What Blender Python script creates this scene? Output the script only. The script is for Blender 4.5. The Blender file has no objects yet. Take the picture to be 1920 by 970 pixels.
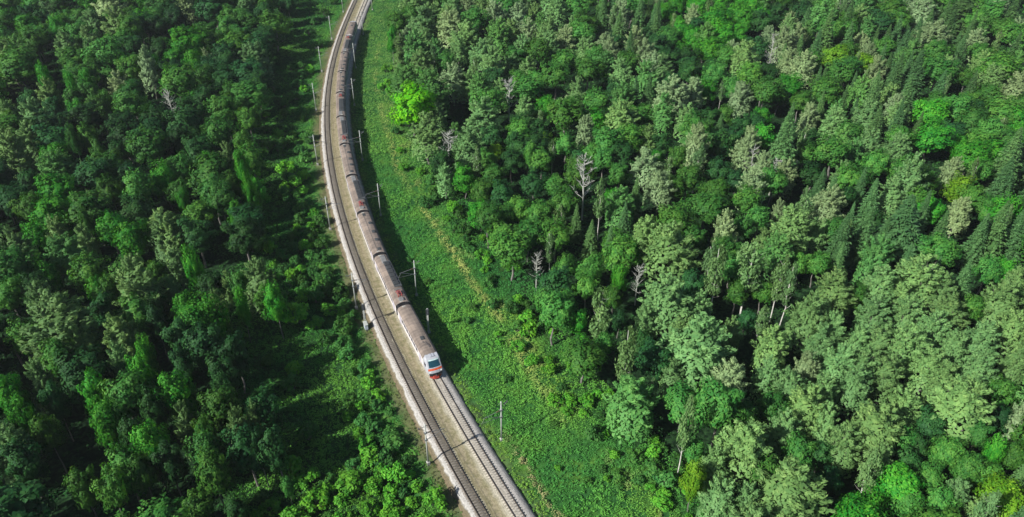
import bpy, math, random
import numpy as np
from mathutils import Vector, Matrix

random.seed(11)
RNG = np.random.default_rng(11)
S = bpy.context.scene
COL = S.collection
R = math.radians

# ------------------------------------------------------------------ camera, sky, sun, exposure
CAM_H, PITCH, FPX = 109.0, R(34.5), 1400.0          # metres above the rails, pitch below the horizon, focal length per 1920
SUN_AZ, SUN_EL = 55.0, 37.0                         # heading of the light (clockwise from +Y) and sun height
cam = bpy.data.cameras.new('camera')
cam.sensor_width = 36.0
cam.lens = 36.0 * FPX / 1920.0
cam.clip_start, cam.clip_end = 1.0, 12000.0
camo = bpy.data.objects.new('camera', cam)
camo.location = (0, 0, CAM_H)
camo.rotation_euler = (math.pi / 2 - PITCH, 0, 0)
COL.objects.link(camo)
S.camera = camo

W = bpy.data.worlds.new('World')
S.world = W
W.use_nodes = True
nt = W.node_tree
nt.nodes.clear()
sky = nt.nodes.new('ShaderNodeTexSky')
sky.sky_type = 'NISHITA'
sky.sun_disc = False
sky.sun_elevation = R(SUN_EL)
sky.sun_rotation = R(180 + SUN_AZ)
bg = nt.nodes.new('ShaderNodeBackground')
bg.inputs['Strength'].default_value = 0.07
wo = nt.nodes.new('ShaderNodeOutputWorld')
nt.links.new(sky.outputs[0], bg.inputs[0])
nt.links.new(bg.outputs[0], wo.inputs[0])

sl = bpy.data.lights.new('sun', 'SUN')
sl.energy = 5.0
sl.angle = R(0.5)
sl.color = (1.0, 0.965, 0.915)
so = bpy.data.objects.new('sun', sl)
LDIR = Vector((math.sin(R(SUN_AZ)) * math.cos(R(SUN_EL)), math.cos(R(SUN_AZ)) * math.cos(R(SUN_EL)), -math.sin(R(SUN_EL))))
so.rotation_euler = LDIR.to_track_quat('-Z', 'Y').to_euler()
so.location = (-150, -100, 250)
COL.objects.link(so)

S.view_settings.view_transform = 'Standard'
S.view_settings.look = 'None'
S.view_settings.gamma = 1.0
S.view_settings.use_curve_mapping = False
S.view_settings.exposure = 0.90
S.cycles.max_bounces = 5
S.cycles.diffuse_bounces = 3
S.cycles.transmission_bounces = 3
S.cycles.transparent_max_bounces = 4

# ------------------------------------------------------------------ pixel <-> ground
CP, SP = math.cos(PITCH), math.sin(PITCH)


def at(px, py, z=0.0):
    """world point at height z seen at photo pixel (px, py)"""
    x = (px - 960) / FPX
    y = (py - 485) / FPX
    d = (x, CP - y * SP, -SP - y * CP)
    t = (z - CAM_H) / d[2]
    return d[0] * t, d[1] * t


def pix(X, Y, Z):
    dz = Z - CAM_H
    dep = Y * CP - dz * SP
    return 960 + FPX * X / dep, 485 - FPX * (Y * SP + dz * CP) / dep, dep


# ------------------------------------------------------------------ the line of the railway (right-hand track)
_p = [(976, 970, 0), (899.7, 850, 0), (824, 715, 0), (757, 570, 4.5), (711.5, 474, 4.5), (682, 397, 4.5), (660.5, 329, 4.5), (648, 269, 4.5),
      (641, 217, 4.5), (637.5, 170, 4.5), (639, 132, 4.5), (646, 97, 4.5), (661, 44, 4.5), (686, 0, 0)]
_w = np.array([at(*q) for q in _p])
_c = np.polyfit(_w[:, 1] / 100, _w[:, 0], 4)
_dc = np.polyder(_c)
Y0, Y1 = 70.0, 405.0
_ys = np.linspace(Y0, Y1, 3000)
_xs = np.polyval(_c, _ys / 100)
t0 = np.array([np.polyval(_dc, Y0 / 100) / 100, 1.0]); t0 /= np.linalg.norm(t0)
t1 = np.array([np.polyval(_dc, Y1 / 100) / 100, 1.0]); t1 /= np.linalg.norm(t1)
# carry on: straight towards the viewer, a steady curve to the right far away
_near = [(_xs[0] - t0[0] * k, _ys[0] - t0[1] * k) for k in np.arange(160, 0, -2.0)]
_far = []
_pos = np.array([_xs[-1], _ys[-1]]); _ang = math.atan2(t1[0], t1[1])
for k in range(350):
    _ang += 2.0 / 700.0
    _pos = _pos + 2.0 * np.array([math.sin(_ang), math.cos(_ang)])
    _far.append(tuple(_pos))
LINE = np.array(_near + list(zip(_xs, _ys)) + _far)
_seg = np.hypot(*np.diff(LINE, axis=0).T)
ARC = np.concatenate([[0], np.cumsum(_seg)])
ARC -= ARC[len(_near)]                              # arc = 0 at Y0


def rail_at(s):
    """point, tangent, right-hand normal at arc s"""
    x = np.interp(s, ARC, LINE[:, 0]); y = np.interp(s, ARC, LINE[:, 1])
    x2 = np.interp(s + 1, ARC, LINE[:, 0]); y2 = np.interp(s + 1, ARC, LINE[:, 1])
    x1 = np.interp(s - 1, ARC, LINE[:, 0]); y1 = np.interp(s - 1, ARC, LINE[:, 1])
    t = np.stack([x2 - x1, y2 - y1], -1); t = t / np.linalg.norm(t, axis=-1, keepdims=True)
    return np.stack([x, y], -1), t, np.stack([t[..., 1], -t[..., 0]], -1)


_sub = LINE[::3]; _subs = ARC[::3]


def to_rail(P):
    """(arc, offset to the right) of points (n,2)"""
    P = np.atleast_2d(np.asarray(P, float))
    so_, do_ = np.empty(len(P)), np.empty(len(P))
    for i in range(0, len(P), 4000):
        q = P[i:i + 4000]
        dd = (q[:, None, 0] - _sub[None, :, 0]) ** 2 + (q[:, None, 1] - _sub[None, :, 1]) ** 2
        j = dd.argmin(1)
        s = _subs[j]
        c, t, n = rail_at(s)
        v = q - c
        so_[i:i + 4000] = s + (v * t).sum(1)
        do_[i:i + 4000] = (v * n).sum(1)
    return so_, do_


def smooth(e0, e1, x):
    t = np.clip((x - e0) / (e1 - e0), 0, 1)
    return t * t * (3 - 2 * t)


def vnoise(x, y, sc, seed=0):
    """cheap value noise 0..1"""
    x = np.asarray(x, float) / sc; y = np.asarray(y, float) / sc
    xi, yi = np.floor(x).astype(int), np.floor(y).astype(int)
    fx, fy = x - xi, y - yi
    fx, fy = fx * fx * (3 - 2 * fx), fy * fy * (3 - 2 * fy)

    def h(a, b):
        n = (a * 374761393 + b * 668265263 + seed * 974711) & 0x7fffffff
        n = ((n ^ (n >> 13)) * 1274126177) & 0x7fffffff
        return ((n ^ (n >> 16)) & 0xffff) / 65535.0
    return (h(xi, yi) * (1 - fx) + h(xi + 1, yi) * fx) * (1 - fy) + (h(xi, yi + 1) * (1 - fx) + h(xi + 1, yi + 1) * fx) * fy


# forest edges as photo pixels on the ground
EDGE_R = [(752, -30), (742, 30), (736, 90), (738, 150), (750, 215), (775, 280), (810, 345), (860, 410), (912, 480), (965, 550), (1012, 630), (1062, 705), (1130, 790), (1210, 865), (1290, 960), (1350, 1060)]
EDGE_L = [(545, -30), (527, 50), (507, 120), (494, 200), (497, 300), (502, 400), (490, 500), (468, 590), (465, 680), (475, 780), (480, 870), (490, 960), (505, 1060)]


def edge_off(E):
    q = np.array([at(*e) for e in E])
    s, d = to_rail(q)
    o = np.argsort(s)
    return s[o], d[o]


ER, EL = edge_off(EDGE_R), edge_off(EDGE_L)


def edge_right(s): return np.interp(s, *ER)
def edge_left(s): return np.interp(s, *EL)


def ground_z(x, y, s=None, d=None):
    if s is None:
        s, d = to_rail(np.stack([np.ravel(x), np.ravel(y)], -1))
        s = s.reshape(np.shape(x)); d = d.reshape(np.shape(x))
    far = smooth(4, 30, np.maximum(d - 3, -8.5 - d))
    roll = (vnoise(x, y, 46, 3) - .5) * 2.6 + (vnoise(x, y, 17, 4) - .5) * .9
    z = -0.95 - 0.35 * smooth(3.2, 6.5, d) - 0.2 * smooth(7, 14, d) - 0.6 * smooth(9.6, 13, -d)
    return z + far * roll + .12 * (vnoise(x, y, 3.0, 8) - .5)


# ------------------------------------------------------------------ materials
def mat(name):
    m = bpy.data.materials.new(name)
    m.use_nodes = True
    t = m.node_tree
    for n in list(t.nodes):
        if n.type != 'OUTPUT_MATERIAL':
            t.nodes.remove(n)
    return m, t, t.nodes.new, t.links.new, next(n for n in t.nodes if n.type == 'OUTPUT_MATERIAL')


def plain(name, col, rough=.6, metal=0.0, var=.15, scale=3.0, spec=.4):
    """a painted or weathered surface: base colour broken up by two noises"""
    m, t, N, L, out = mat(name)
    p = N('ShaderNodeBsdfPrincipled')
    p.inputs['Roughness'].default_value = rough
    p.inputs['Metallic'].default_value = metal
    p.inputs['Specular IOR Level'].default_value = spec
    tc = N('ShaderNodeTexCoord')
    n1 = N('ShaderNodeTexNoise'); n1.inputs['Scale'].default_value = scale; n1.inputs['Detail'].default_value = 5
    L(tc.outputs['Object'], n1.inputs['Vector'])
    r = N('ShaderNodeMapRange')
    r.inputs['From Min'].default_value = .3; r.inputs['From Max'].default_value = .7
    r.inputs['To Min'].default_value = 1 - var; r.inputs['To Max'].default_value = 1 + var
    L(n1.outputs['Fac'], r.inputs['Value'])
    h = N('ShaderNodeHueSaturation')
    h.inputs['Color'].default_value = (*col, 1)
    L(r.outputs[0], h.inputs['Value'])
    L(h.outputs[0], p.inputs['Base Color'])
    L(p.outputs[0], out.inputs[0])
    return m


def leaf_material(name, transl=.22, rough=.55, spec=.25, huevar=.045, val=(.62, 1.36), sat=1.0):
    """leaves: colour of the object, varied from leaf spray to leaf spray by the face attribute tone"""
    m, t, N, L, out = mat(name)
    oi = N('ShaderNodeObjectInfo')
    at_ = N('ShaderNodeAttribute'); at_.attribute_name = 'tone'
    hs = N('ShaderNodeHueSaturation'); hs.inputs['Saturation'].default_value = sat
    a = N('ShaderNodeMapRange'); a.inputs['To Min'].default_value = .5 + huevar * .5; a.inputs['To Max'].default_value = .5 - huevar * .5
    b = N('ShaderNodeMapRange'); b.inputs['To Min'].default_value = val[0]; b.inputs['To Max'].default_value = val[1]
    L(at_.outputs['Fac'], a.inputs['Value']); L(at_.outputs['Fac'], b.inputs['Value'])
    L(a.outputs[0], hs.inputs['Hue']); L(b.outputs[0], hs.inputs['Value'])
    L(oi.outputs['Color'], hs.inputs['Color'])
    p = N('ShaderNodeBsdfPrincipled')
    p.inputs['Roughness'].default_value = rough; p.inputs['Specular IOR Level'].default_value = spec
    L(hs.outputs[0], p.inputs['Base Color'])
    tr = N('ShaderNodeBsdfTranslucent')
    h2 = N('ShaderNodeHueSaturation'); h2.inputs['Saturation'].default_value = 1.15; h2.inputs['Hue'].default_value = .485
    L(hs.outputs[0], h2.inputs['Color']); L(h2.outputs[0], tr.inputs['Color'])
    mx = N('ShaderNodeMixShader'); mx.inputs[0].default_value = transl
    L(p.outputs[0], mx.inputs[1]); L(tr.outputs[0], mx.inputs[2]); L(mx.outputs[0], out.inputs[0])
    return m


def herb_material(name):
    """ground plants: colour carried by each plant as a colour attribute"""
    m, t, N, L, out = mat(name)
    at_ = N('ShaderNodeAttribute'); at_.attribute_name = 'plant'
    d = N('ShaderNodeBsdfDiffuse')
    tr = N('ShaderNodeBsdfTranslucent')
    L(at_.outputs['Color'], d.inputs['Color']); L(at_.outputs['Color'], tr.inputs['Color'])
    mx = N('ShaderNodeMixShader'); mx.inputs[0].default_value = .2
    L(d.outputs[0], mx.inputs[1]); L(tr.outputs[0], mx.inputs[2]); L(mx.outputs[0], out.inputs[0])
    return m


M_LEAF = leaf_material('broad_leaves', transl=.34, rough=.6, spec=.12)
M_NEEDLE = leaf_material('needles', transl=.14, spec=.1, huevar=.03, val=(.62, 1.3))
M_HERB = herb_material('herbs')
M_BARK = plain('bark_grey_brown', (.12, .113, .10), .9, var=.35, scale=2)
M_BIRCH = plain('bark_birch', (.42, .41, .37), .8, var=.3, scale=1.5)
M_DEADWOOD = plain('bleached_wood', (.26, .27, .235), .85, var=.25, scale=2)
M_CONC = plain('pale_concrete', (.29, .31, .28), .85, var=.14, scale=.8)
M_STEEL = plain('grey_steel', (.12, .125, .13), .55, .3, var=.2, scale=3)
M_DARKSTEEL = plain('dark_steel', (.05, .055, .06), .5, .2, var=.2)
M_GLASS_INS = plain('brown_porcelain', (.11, .06, .04), .25)
M_RAIL = plain('rusty_rail', (.055, .042, .034), .6, .3, var=.2)
M_SLEEPER = plain('sleeper', (.29, .265, .22), .9, var=.2, scale=.9)
M_SLEEPER_OLD = plain('dark_sleeper', (.135, .12, .10), .9, var=.2, scale=.9)
M_ROOF, _t, _N, _L, _o = mat('dusty_brown_roof')
_tc = _N('ShaderNodeTexCoord'); _p = _N('ShaderNodeBsdfPrincipled'); _p.inputs['Roughness'].default_value = .75; _p.inputs['Specular IOR Level'].default_value = .3
_mp = _N('ShaderNodeMapping'); _mp.inputs['Scale'].default_value = (.9, .25, .3); _L(_tc.outputs['Object'], _mp.inputs['Vector'])
_n1 = _N('ShaderNodeTexNoise'); _n1.inputs['Scale'].default_value = 1.6; _n1.inputs['Detail'].default_value = 5; _L(_mp.outputs[0], _n1.inputs['Vector'])     # cross streaks of grime
_n2 = _N('ShaderNodeTexNoise'); _n2.inputs['Scale'].default_value = .35; _n2.inputs['Detail'].default_value = 4; _L(_tc.outputs['Object'], _n2.inputs['Vector'])
_ad = _N('ShaderNodeMath'); _ad.operation = 'ADD'; _L(_n1.outputs['Fac'], _ad.inputs[0]); _L(_n2.outputs['Fac'], _ad.inputs[1])
_cr = _N('ShaderNodeValToRGB'); _cr.color_ramp.elements[0].position = .36; _cr.color_ramp.elements[0].color = (.105, .086, .072, 1); _cr.color_ramp.elements[1].position = .66; _cr.color_ramp.elements[1].color = (.235, .188, .152, 1)
_hv = _N('ShaderNodeMath'); _hv.operation = 'MULTIPLY'; _hv.inputs[1].default_value = .5; _L(_ad.outputs[0], _hv.inputs[0])
_L(_hv.outputs[0], _cr.inputs['Fac']); _L(_cr.outputs[0], _p.inputs['Base Color']); _L(_p.outputs[0], _o.inputs[0])
M_ROOF_D = plain('dark_grey_roof', (.032, .036, .038), .7, var=.25, scale=.7)
M_WHITE = plain('white_body_paint', (.50, .47, .46), .4, var=.06, scale=.6)
M_NOSE = plain('pale_grey_cab_paint', (.29, .30, .32), .35, var=.05)
M_RED = plain('red_paint', (.24, .03, .02), .45, var=.1)
M_ORANGE = plain('orange_red_paint', (.50, .075, .022), .4, var=.06)
M_PRED = plain('red_frame_paint', (.27, .045, .04), .5, var=.1)
M_WIN = plain('tinted_window', (.02, .025, .06), .08, spec=.6, var=.1)
M_SCREEN = plain('windscreen_glass', (.008, .04, .055), .06, spec=.7, var=.1)
M_RUBBER = plain('black_rubber', (.018, .018, .02), .8)
M_BOX = plain('roof_box_grey', (.15, .15, .145), .6, .1, var=.25, scale=1.2)
M_LAMP = plain('lamp_glass', (.75, .75, .72), .1, spec=.8)
M_BLUEWHITE = plain('pale_blue_cabinet', (.36, .41, .45), .6, var=.08)


# ------------------------------------------------------------------ mesh helpers
def mesh_np(name, V, F, material, tone=None, color=None, smooth_=False, vn=None):
    """V (n,3), F (m,3|4) arrays -> mesh datablock; optional face attribute tone or colour"""
    V = np.asarray(V, np.float32); F = np.asarray(F, np.int32)
    me = bpy.data.meshes.new(name)
    k = F.shape[1]
    me.vertices.add(len(V)); me.vertices.foreach_set('co', V.ravel())
    me.loops.add(F.size); me.loops.foreach_set('vertex_index', F.ravel())
    me.polygons.add(len(F))
    me.polygons.foreach_set('loop_start', np.arange(0, F.size, k, dtype=np.int32))
    me.polygons.foreach_set('loop_total', np.full(len(F), k, np.int32))
    if smooth_:
        me.polygons.foreach_set('use_smooth', np.ones(len(F), bool))
    me.update(calc_edges=True)
    if vn is not None:                                  # leaves shade with the mass they belong to
        me.polygons.foreach_set('use_smooth', np.ones(len(F), bool))
        me.normals_split_custom_set_from_vertices(np.asarray(vn, np.float32))
    if tone is not None:
        a = me.attributes.new('tone', 'FLOAT', 'FACE'); a.data.foreach_set('value', np.asarray(tone, np.float32))
    if color is not None:
        a = me.attributes.new('plant', 'FLOAT_COLOR', 'FACE')
        c = np.ones((len(F), 4), np.float32); c[:, :3] = color
        a.data.foreach_set('color', c.ravel())
    me.materials.append(material)
    return me


class MB:
    """collects boxes, bars and loops of one mesh"""
    def __init__(s): s.v, s.f = [], []

    def add(s, vs, fs):
        o = len(s.v); s.v += [tuple(v) for v in vs]; s.f += [tuple(i + o for i in f) for f in fs]; return s

    def box(s, x0, x1, y0, y1, z0, z1, bev=0.0):
        if bev <= 0:
            vs = [(x, y, z) for z in (z0, z1) for y in (y0, y1) for x in (x0, x1)]
            return s.add(vs, [(0, 2, 3, 1), (4, 5, 7, 6), (0, 1, 5, 4), (2, 6, 7, 3), (0, 4, 6, 2), (1, 3, 7, 5)])
        b = bev                                                     # chamfered top edge
        vs = [(x0, y0, z0), (x1, y0, z0), (x1, y1, z0), (x0, y1, z0), (x0, y0, z1 - b), (x1, y0, z1 - b), (x1, y1, z1 - b), (x0, y1, z1 - b),
              (x0 + b, y0 + b, z1), (x1 - b, y0 + b, z1), (x1 - b, y1 - b, z1), (x0 + b, y1 - b, z1)]
        return s.add(vs, [(3, 2, 1, 0), (0, 1, 5, 4), (1, 2, 6, 5), (2, 3, 7, 6), (3, 0, 4, 7), (4, 5, 9, 8), (5, 6, 10, 9), (6, 7, 11, 10), (7, 4, 8, 11), (8, 9, 10, 11)])

    def bar(s, a, b, r0, r1=None, n=6):
        r1 = r0 if r1 is None else r1
        a, b = Vector(a), Vector(b); d = (b - a)
        if d.length < 1e-6: return s
        d.normalize()
        u = d.orthogonal().normalized(); w = d.cross(u)
        vs = []
        for c, r in ((a, r0), (b, r1)):
            for i in range(n):
                t = 2 * math.pi * i / n
                vs.append(c + u * (math.cos(t) * r) + w * (math.sin(t) * r))
        fs = [(i, (i + 1) % n, n + (i + 1) % n, n + i) for i in range(n)] + [tuple(range(n - 1, -1, -1)), tuple(range(n, 2 * n))]
        return s.add(vs, fs)

    def path(s, pts, radii, n=6):
        """one continuous tapering tube"""
        pts = [Vector(p) for p in pts]
        base = len(s.v); rings = []
        u = None
        for i, p in enumerate(pts):
            d = (pts[min(i + 1, len(pts) - 1)] - pts[max(i - 1, 0)]).normalized()
            u = d.orthogonal().normalized() if u is None else (u - d * u.dot(d)).normalized()
            w = d.cross(u)
            ring = []
            for k in range(n):
                t = 2 * math.pi * k / n
                s.v.append(tuple(p + u * (math.cos(t) * radii[i]) + w * (math.sin(t) * radii[i]))); ring.append(len(s.v) - 1)
            rings.append(ring)
        for a, b in zip(rings, rings[1:]):
            for k in range(n):
                s.f.append((a[k], a[(k + 1) % n], b[(k + 1) % n], b[k]))
        s.f.append(tuple(reversed(rings[0]))); s.f.append(tuple(rings[-1]))
        return s

    def mesh(s, name, material, smooth_=False):
        me = bpy.data.meshes.new(name)
        me.from_pydata(s.v, [], s.f); me.update()
        if smooth_:
            for p in me.polygons: p.use_smooth = True
        me.materials.append(material)
        return me


def link(name, me, parent=None, loc=None, rot=None):
    o = bpy.data.objects.new(name, me)
    COL.objects.link(o)
    if parent is not None: o.parent = parent
    if loc is not None: o.location = loc
    if rot is not None: o.rotation_euler = rot
    return o


def tag(o, label=None, cat=None, group=None, kind=None):
    if label: o['label'] = label
    if cat: o['category'] = cat
    if group: o['group'] = group
    if kind: o['kind'] = kind
    return o


ORD = ['zeroth', 'first', 'second', 'third', 'fourth', 'fifth', 'sixth', 'seventh', 'eighth', 'ninth', 'tenth', 'eleventh', 'twelfth', 'thirteenth', 'fourteenth', 'fifteenth', 'sixteenth',
       'seventeenth', 'eighteenth', 'nineteenth', 'twentieth', 'twenty-first', 'twenty-second', 'twenty-third', 'twenty-fourth', 'twenty-fifth', 'twenty-sixth', 'twenty-seventh', 'twenty-eighth', 'twenty-ninth', 'thirtieth']

# ------------------------------------------------------------------ ground
gx = np.concatenate([np.array([-6000, -3000, -1500, -900, -600, -450]), np.arange(-380, 381, 3.0), np.array([450, 600, 900, 1500, 3000, 6000])])
gy = np.concatenate([np.array([-4000, -1500, -600, -250, -100, -20]), np.arange(20, 520, 3.0), np.array([540, 600, 700, 900, 1300, 2000, 4000, 8000])])
GX, GY = np.meshgrid(gx, gy)
gs, gd = to_rail(np.stack([GX.ravel(), GY.ravel()], -1))
GZ = ground_z(GX.ravel(), GY.ravel(), gs, gd)
# keep the sheet under the ballast where cells are coarse
GZ = np.where((gd > -8.6) & (gd < 3.6), -1.25, GZ)
nx, ny = len(gx), len(gy)
idx = np.arange(nx * ny).reshape(ny, nx)
F = np.stack([idx[:-1, :-1], idx[:-1, 1:], idx[1:, 1:], idx[1:, :-1]], -1).reshape(-1, 4)
m, t, N, L, out = mat('ground')
att = N('ShaderNodeAttribute'); att.attribute_name = 'wood'
geo = N('ShaderNodeNewGeometry')
n1 = N('ShaderNodeTexNoise'); n1.inputs['Scale'].default_value = .22; n1.inputs['Detail'].default_value = 8
n2 = N('ShaderNodeTexNoise'); n2.inputs['Scale'].default_value = 1.4; n2.inputs['Detail'].default_value = 6
L(geo.outputs['Position'], n1.inputs['Vector']); L(geo.outputs['Position'], n2.inputs['Vector'])
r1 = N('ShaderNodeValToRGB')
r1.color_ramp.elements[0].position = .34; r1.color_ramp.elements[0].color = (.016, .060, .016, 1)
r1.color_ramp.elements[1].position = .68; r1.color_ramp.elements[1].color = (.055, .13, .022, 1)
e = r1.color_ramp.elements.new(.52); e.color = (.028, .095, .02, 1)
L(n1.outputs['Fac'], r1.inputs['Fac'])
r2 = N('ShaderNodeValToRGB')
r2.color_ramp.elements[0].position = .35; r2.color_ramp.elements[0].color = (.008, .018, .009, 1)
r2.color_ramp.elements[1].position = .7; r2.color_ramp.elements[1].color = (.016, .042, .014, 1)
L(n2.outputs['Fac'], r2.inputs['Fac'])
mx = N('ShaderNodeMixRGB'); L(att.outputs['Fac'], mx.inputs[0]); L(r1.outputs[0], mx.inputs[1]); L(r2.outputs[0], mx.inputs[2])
hs = N('ShaderNodeHueSaturation'); mr = N('ShaderNodeMapRange'); mr.inputs['From Min'].default_value = .3; mr.inputs['From Max'].default_value = .7
mr.inputs['To Min'].default_value = .6; mr.inputs['To Max'].default_value = 1.4
L(n2.outputs['Fac'], mr.inputs['Value']); L(mr.outputs[0], hs.inputs['Value']); L(mx.outputs[0], hs.inputs['Color'])
# bare soil beside the ballast
at2 = N('ShaderNodeAttribute'); at2.attribute_name = 'soil'
mx2 = N('ShaderNodeMixRGB'); mx2.inputs[2].default_value = (.12, .11, .06, 1)
L(at2.outputs['Fac'], mx2.inputs[0]); L(hs.outputs[0], mx2.inputs[1])
p = N('ShaderNodeBsdfDiffuse'); L(mx2.outputs[0], p.inputs['Color']); L(p.outputs[0], out.inputs[0])
M_GROUND = m
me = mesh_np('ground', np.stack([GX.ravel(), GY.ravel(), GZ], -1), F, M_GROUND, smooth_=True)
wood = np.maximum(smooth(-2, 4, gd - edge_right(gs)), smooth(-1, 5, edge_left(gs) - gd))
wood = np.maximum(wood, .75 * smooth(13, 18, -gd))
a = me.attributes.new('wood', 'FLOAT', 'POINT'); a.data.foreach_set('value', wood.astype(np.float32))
soil = .85 * smooth(10.8, 9.2, -gd) * (gd < 0) + .5 * smooth(4.2, 3.2, gd) * (gd > 0)
a = me.attributes.new('soil', 'FLOAT', 'POINT'); a.data.foreach_set('value', soil.astype(np.float32))
tag(link('ground', me), kind='structure')

# ------------------------------------------------------------------ ballast bed, a swept profile
PROF = [(-8.35, -1.5), (-8.1, -.98), (-7.5, -.78), (-6.75, -.26), (-6.35, -.19), (-4.45, -.19), (-4.1, -.22), (-3.2, -.34), (-2.0, -.34), (-1.35, -.22), (-1.0, -.19), (1.0, -.19), (1.7, -.23), (2.5, -.62), (2.9, -.92), (3.2, -1.5)]
sa = np.arange(-90, 470, 2.0)
c, tt, nn = rail_at(sa)
V = []
for d, z in PROF:
    dj = d + (.16 * (vnoise(sa, sa * 0 + d, 5, 5) - .5) if abs(d) > 1.2 else 0)
    V.append(np.concatenate([c + nn * (dj[:, None] if np.ndim(dj) else dj), np.full((len(sa), 1), z) + .05 * (vnoise(sa, sa * 0 + 3 * d, 3, 6)[:, None] - .5)], 1))
V = np.stack(V, 1)
k = len(PROF)
idx = np.arange(len(sa) * k).reshape(len(sa), k)
F = np.stack([idx[:-1, :-1], idx[:-1, 1:], idx[1:, 1:], idx[1:, :-1]], -1).reshape(-1, 4)
m, t, N, L, out = mat('ballast')
att = N('ShaderNodeAttribute'); att.attribute_name = 'across'
geo = N('ShaderNodeNewGeometry')
n0 = N('ShaderNodeTexNoise'); n0.inputs['Scale'].default_value = .5; n0.inputs['Detail'].default_value = 5
L(geo.outputs['Position'], n0.inputs['Vector'])
ad = N('ShaderNodeMath'); ad.operation = 'MULTIPLY_ADD'; ad.inputs[1].default_value = 1.1; ad.inputs[2].default_value = -.55
L(n0.outputs['Fac'], ad.inputs[0])
sm = N('ShaderNodeMath'); sm.operation = 'ADD'; L(att.outputs['Fac'], sm.inputs[0]); L(ad.outputs[0], sm.inputs[1])
mr = N('ShaderNodeMapRange'); mr.inputs['From Min'].default_value = -8.5; mr.inputs['From Max'].default_value = 3.5
L(sm.outputs[0], mr.inputs['Value'])
cr = N('ShaderNodeValToRGB')
stops = [(-8.4, (.15, .12, .075)), (-7.5, (.20, .17, .11)), (-7.3, (.40, .385, .35)), (-6.65, (.43, .415, .385)), (-6.3, (.34, .31, .27)), (-6.05, (.155, .14, .115)), (-4.75, (.15, .135, .105)),
         (-4.5, (.38, .355, .28)), (-4.2, (.33, .30, .20)), (-3.9, (.24, .215, .125)), (-3.0, (.33, .285, .185)), (-2.2, (.30, .265, .165)), (-1.5, (.41, .38, .29)), (-1.0, (.38, .35, .27)), (-.6, (.40, .365, .30)), (.7, (.41, .38, .325)), (1.1, (.52, .49, .44)), (2.2, (.49, .465, .43)), (2.8, (.22, .21, .17)), (3.2, (.08, .10, .05))]
el = cr.color_ramp.elements
for i, (d, col) in enumerate(stops):
    q = (d + 8.5) / 12.0
    e = el[i] if i < 2 else el.new(q)
    e.position = q; e.color = (*col, 1)
L(mr.outputs[0], cr.inputs['Fac'])
n1 = N('ShaderNodeTexNoise'); n1.inputs['Scale'].default_value = 2.2; n1.inputs['Detail'].default_value = 8; n1.inputs['Roughness'].default_value = .7
L(geo.outputs['Position'], n1.inputs['Vector'])
v2 = N('ShaderNodeMapRange'); v2.inputs['From Min'].default_value = .3; v2.inputs['From Max'].default_value = .7; v2.inputs['To Min'].default_value = .47; v2.inputs['To Max'].default_value = .94
L(n1.outputs['Fac'], v2.inputs['Value'])
nw = N('ShaderNodeTexNoise'); nw.inputs['Scale'].default_value = .8; nw.inputs['Detail'].default_value = 4
L(geo.outputs['Position'], nw.inputs['Vector'])
wr = N('ShaderNodeMapRange'); wr.inputs['From Min'].default_value = .50; wr.inputs['From Max'].default_value = .62; wr.inputs['To Max'].default_value = .6; L(nw.outputs['Fac'], wr.inputs['Value'])
w1 = N('ShaderNodeMapRange'); w1.inputs['From Min'].default_value = -4.1; w1.inputs['From Max'].default_value = -3.2; L(att.outputs['Fac'], w1.inputs['Value'])
w2 = N('ShaderNodeMapRange'); w2.inputs['From Min'].default_value = -1.2; w2.inputs['From Max'].default_value = -2.2; L(att.outputs['Fac'], w2.inputs['Value'])
wa = N('ShaderNodeMath'); wa.operation = 'MULTIPLY'; L(w1.outputs[0], wa.inputs[0]); L(w2.outputs[0], wa.inputs[1])
wb = N('ShaderNodeMath'); wb.operation = 'MULTIPLY'; L(wa.outputs[0], wb.inputs[0]); L(wr.outputs[0], wb.inputs[1])
wm = N('ShaderNodeMixRGB'); wm.inputs[2].default_value = (.17, .165, .08, 1); L(wb.outputs[0], wm.inputs[0]); L(cr.outputs[0], wm.inputs[1])
n5 = N('ShaderNodeTexNoise'); n5.noise_dimensions = '1D'; n5.inputs['Scale'].default_value = 2.6; n5.inputs['Detail'].default_value = 3; L(sm.outputs[0], n5.inputs['W'])
v5 = N('ShaderNodeMapRange'); v5.inputs['From Min'].default_value = .3; v5.inputs['From Max'].default_value = .7; v5.inputs['To Min'].default_value = .78; v5.inputs['To Max'].default_value = 1.15; L(n5.outputs['Fac'], v5.inputs['Value'])
hq = N('ShaderNodeHueSaturation'); L(wm.outputs[0], hq.inputs['Color']); L(v5.outputs[0], hq.inputs['Value'])
hs = N('ShaderNodeHueSaturation'); L(hq.outputs[0], hs.inputs['Color']); L(v2.outputs[0], hs.inputs['Value'])
vo = N('ShaderNodeTexVoronoi'); vo.inputs['Scale'].default_value = 9; L(geo.outputs['Position'], vo.inputs['Vector'])
bp = N('ShaderNodeBump'); bp.inputs['Strength'].default_value = .6; bp.inputs['Distance'].default_value = .08; L(vo.outputs['Distance'], bp.inputs['Height'])
p = N('ShaderNodeBsdfDiffuse'); L(hs.outputs[0], p.inputs['Color']); L(bp.outputs[0], p.inputs['Normal']); L(p.outputs[0], out.inputs[0])
me = mesh_np('ballast_bed', V.reshape(-1, 3), F, m)
a = me.attributes.new('across', 'FLOAT', 'POINT'); a.data.foreach_set('value', np.tile(np.array([d for d, z in PROF], np.float32), len(sa)))
tag(link('ballast_bed', me), kind='structure')

# ------------------------------------------------------------------ the two tracks: rails and sleepers
LEFT_D = -5.4


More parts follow.
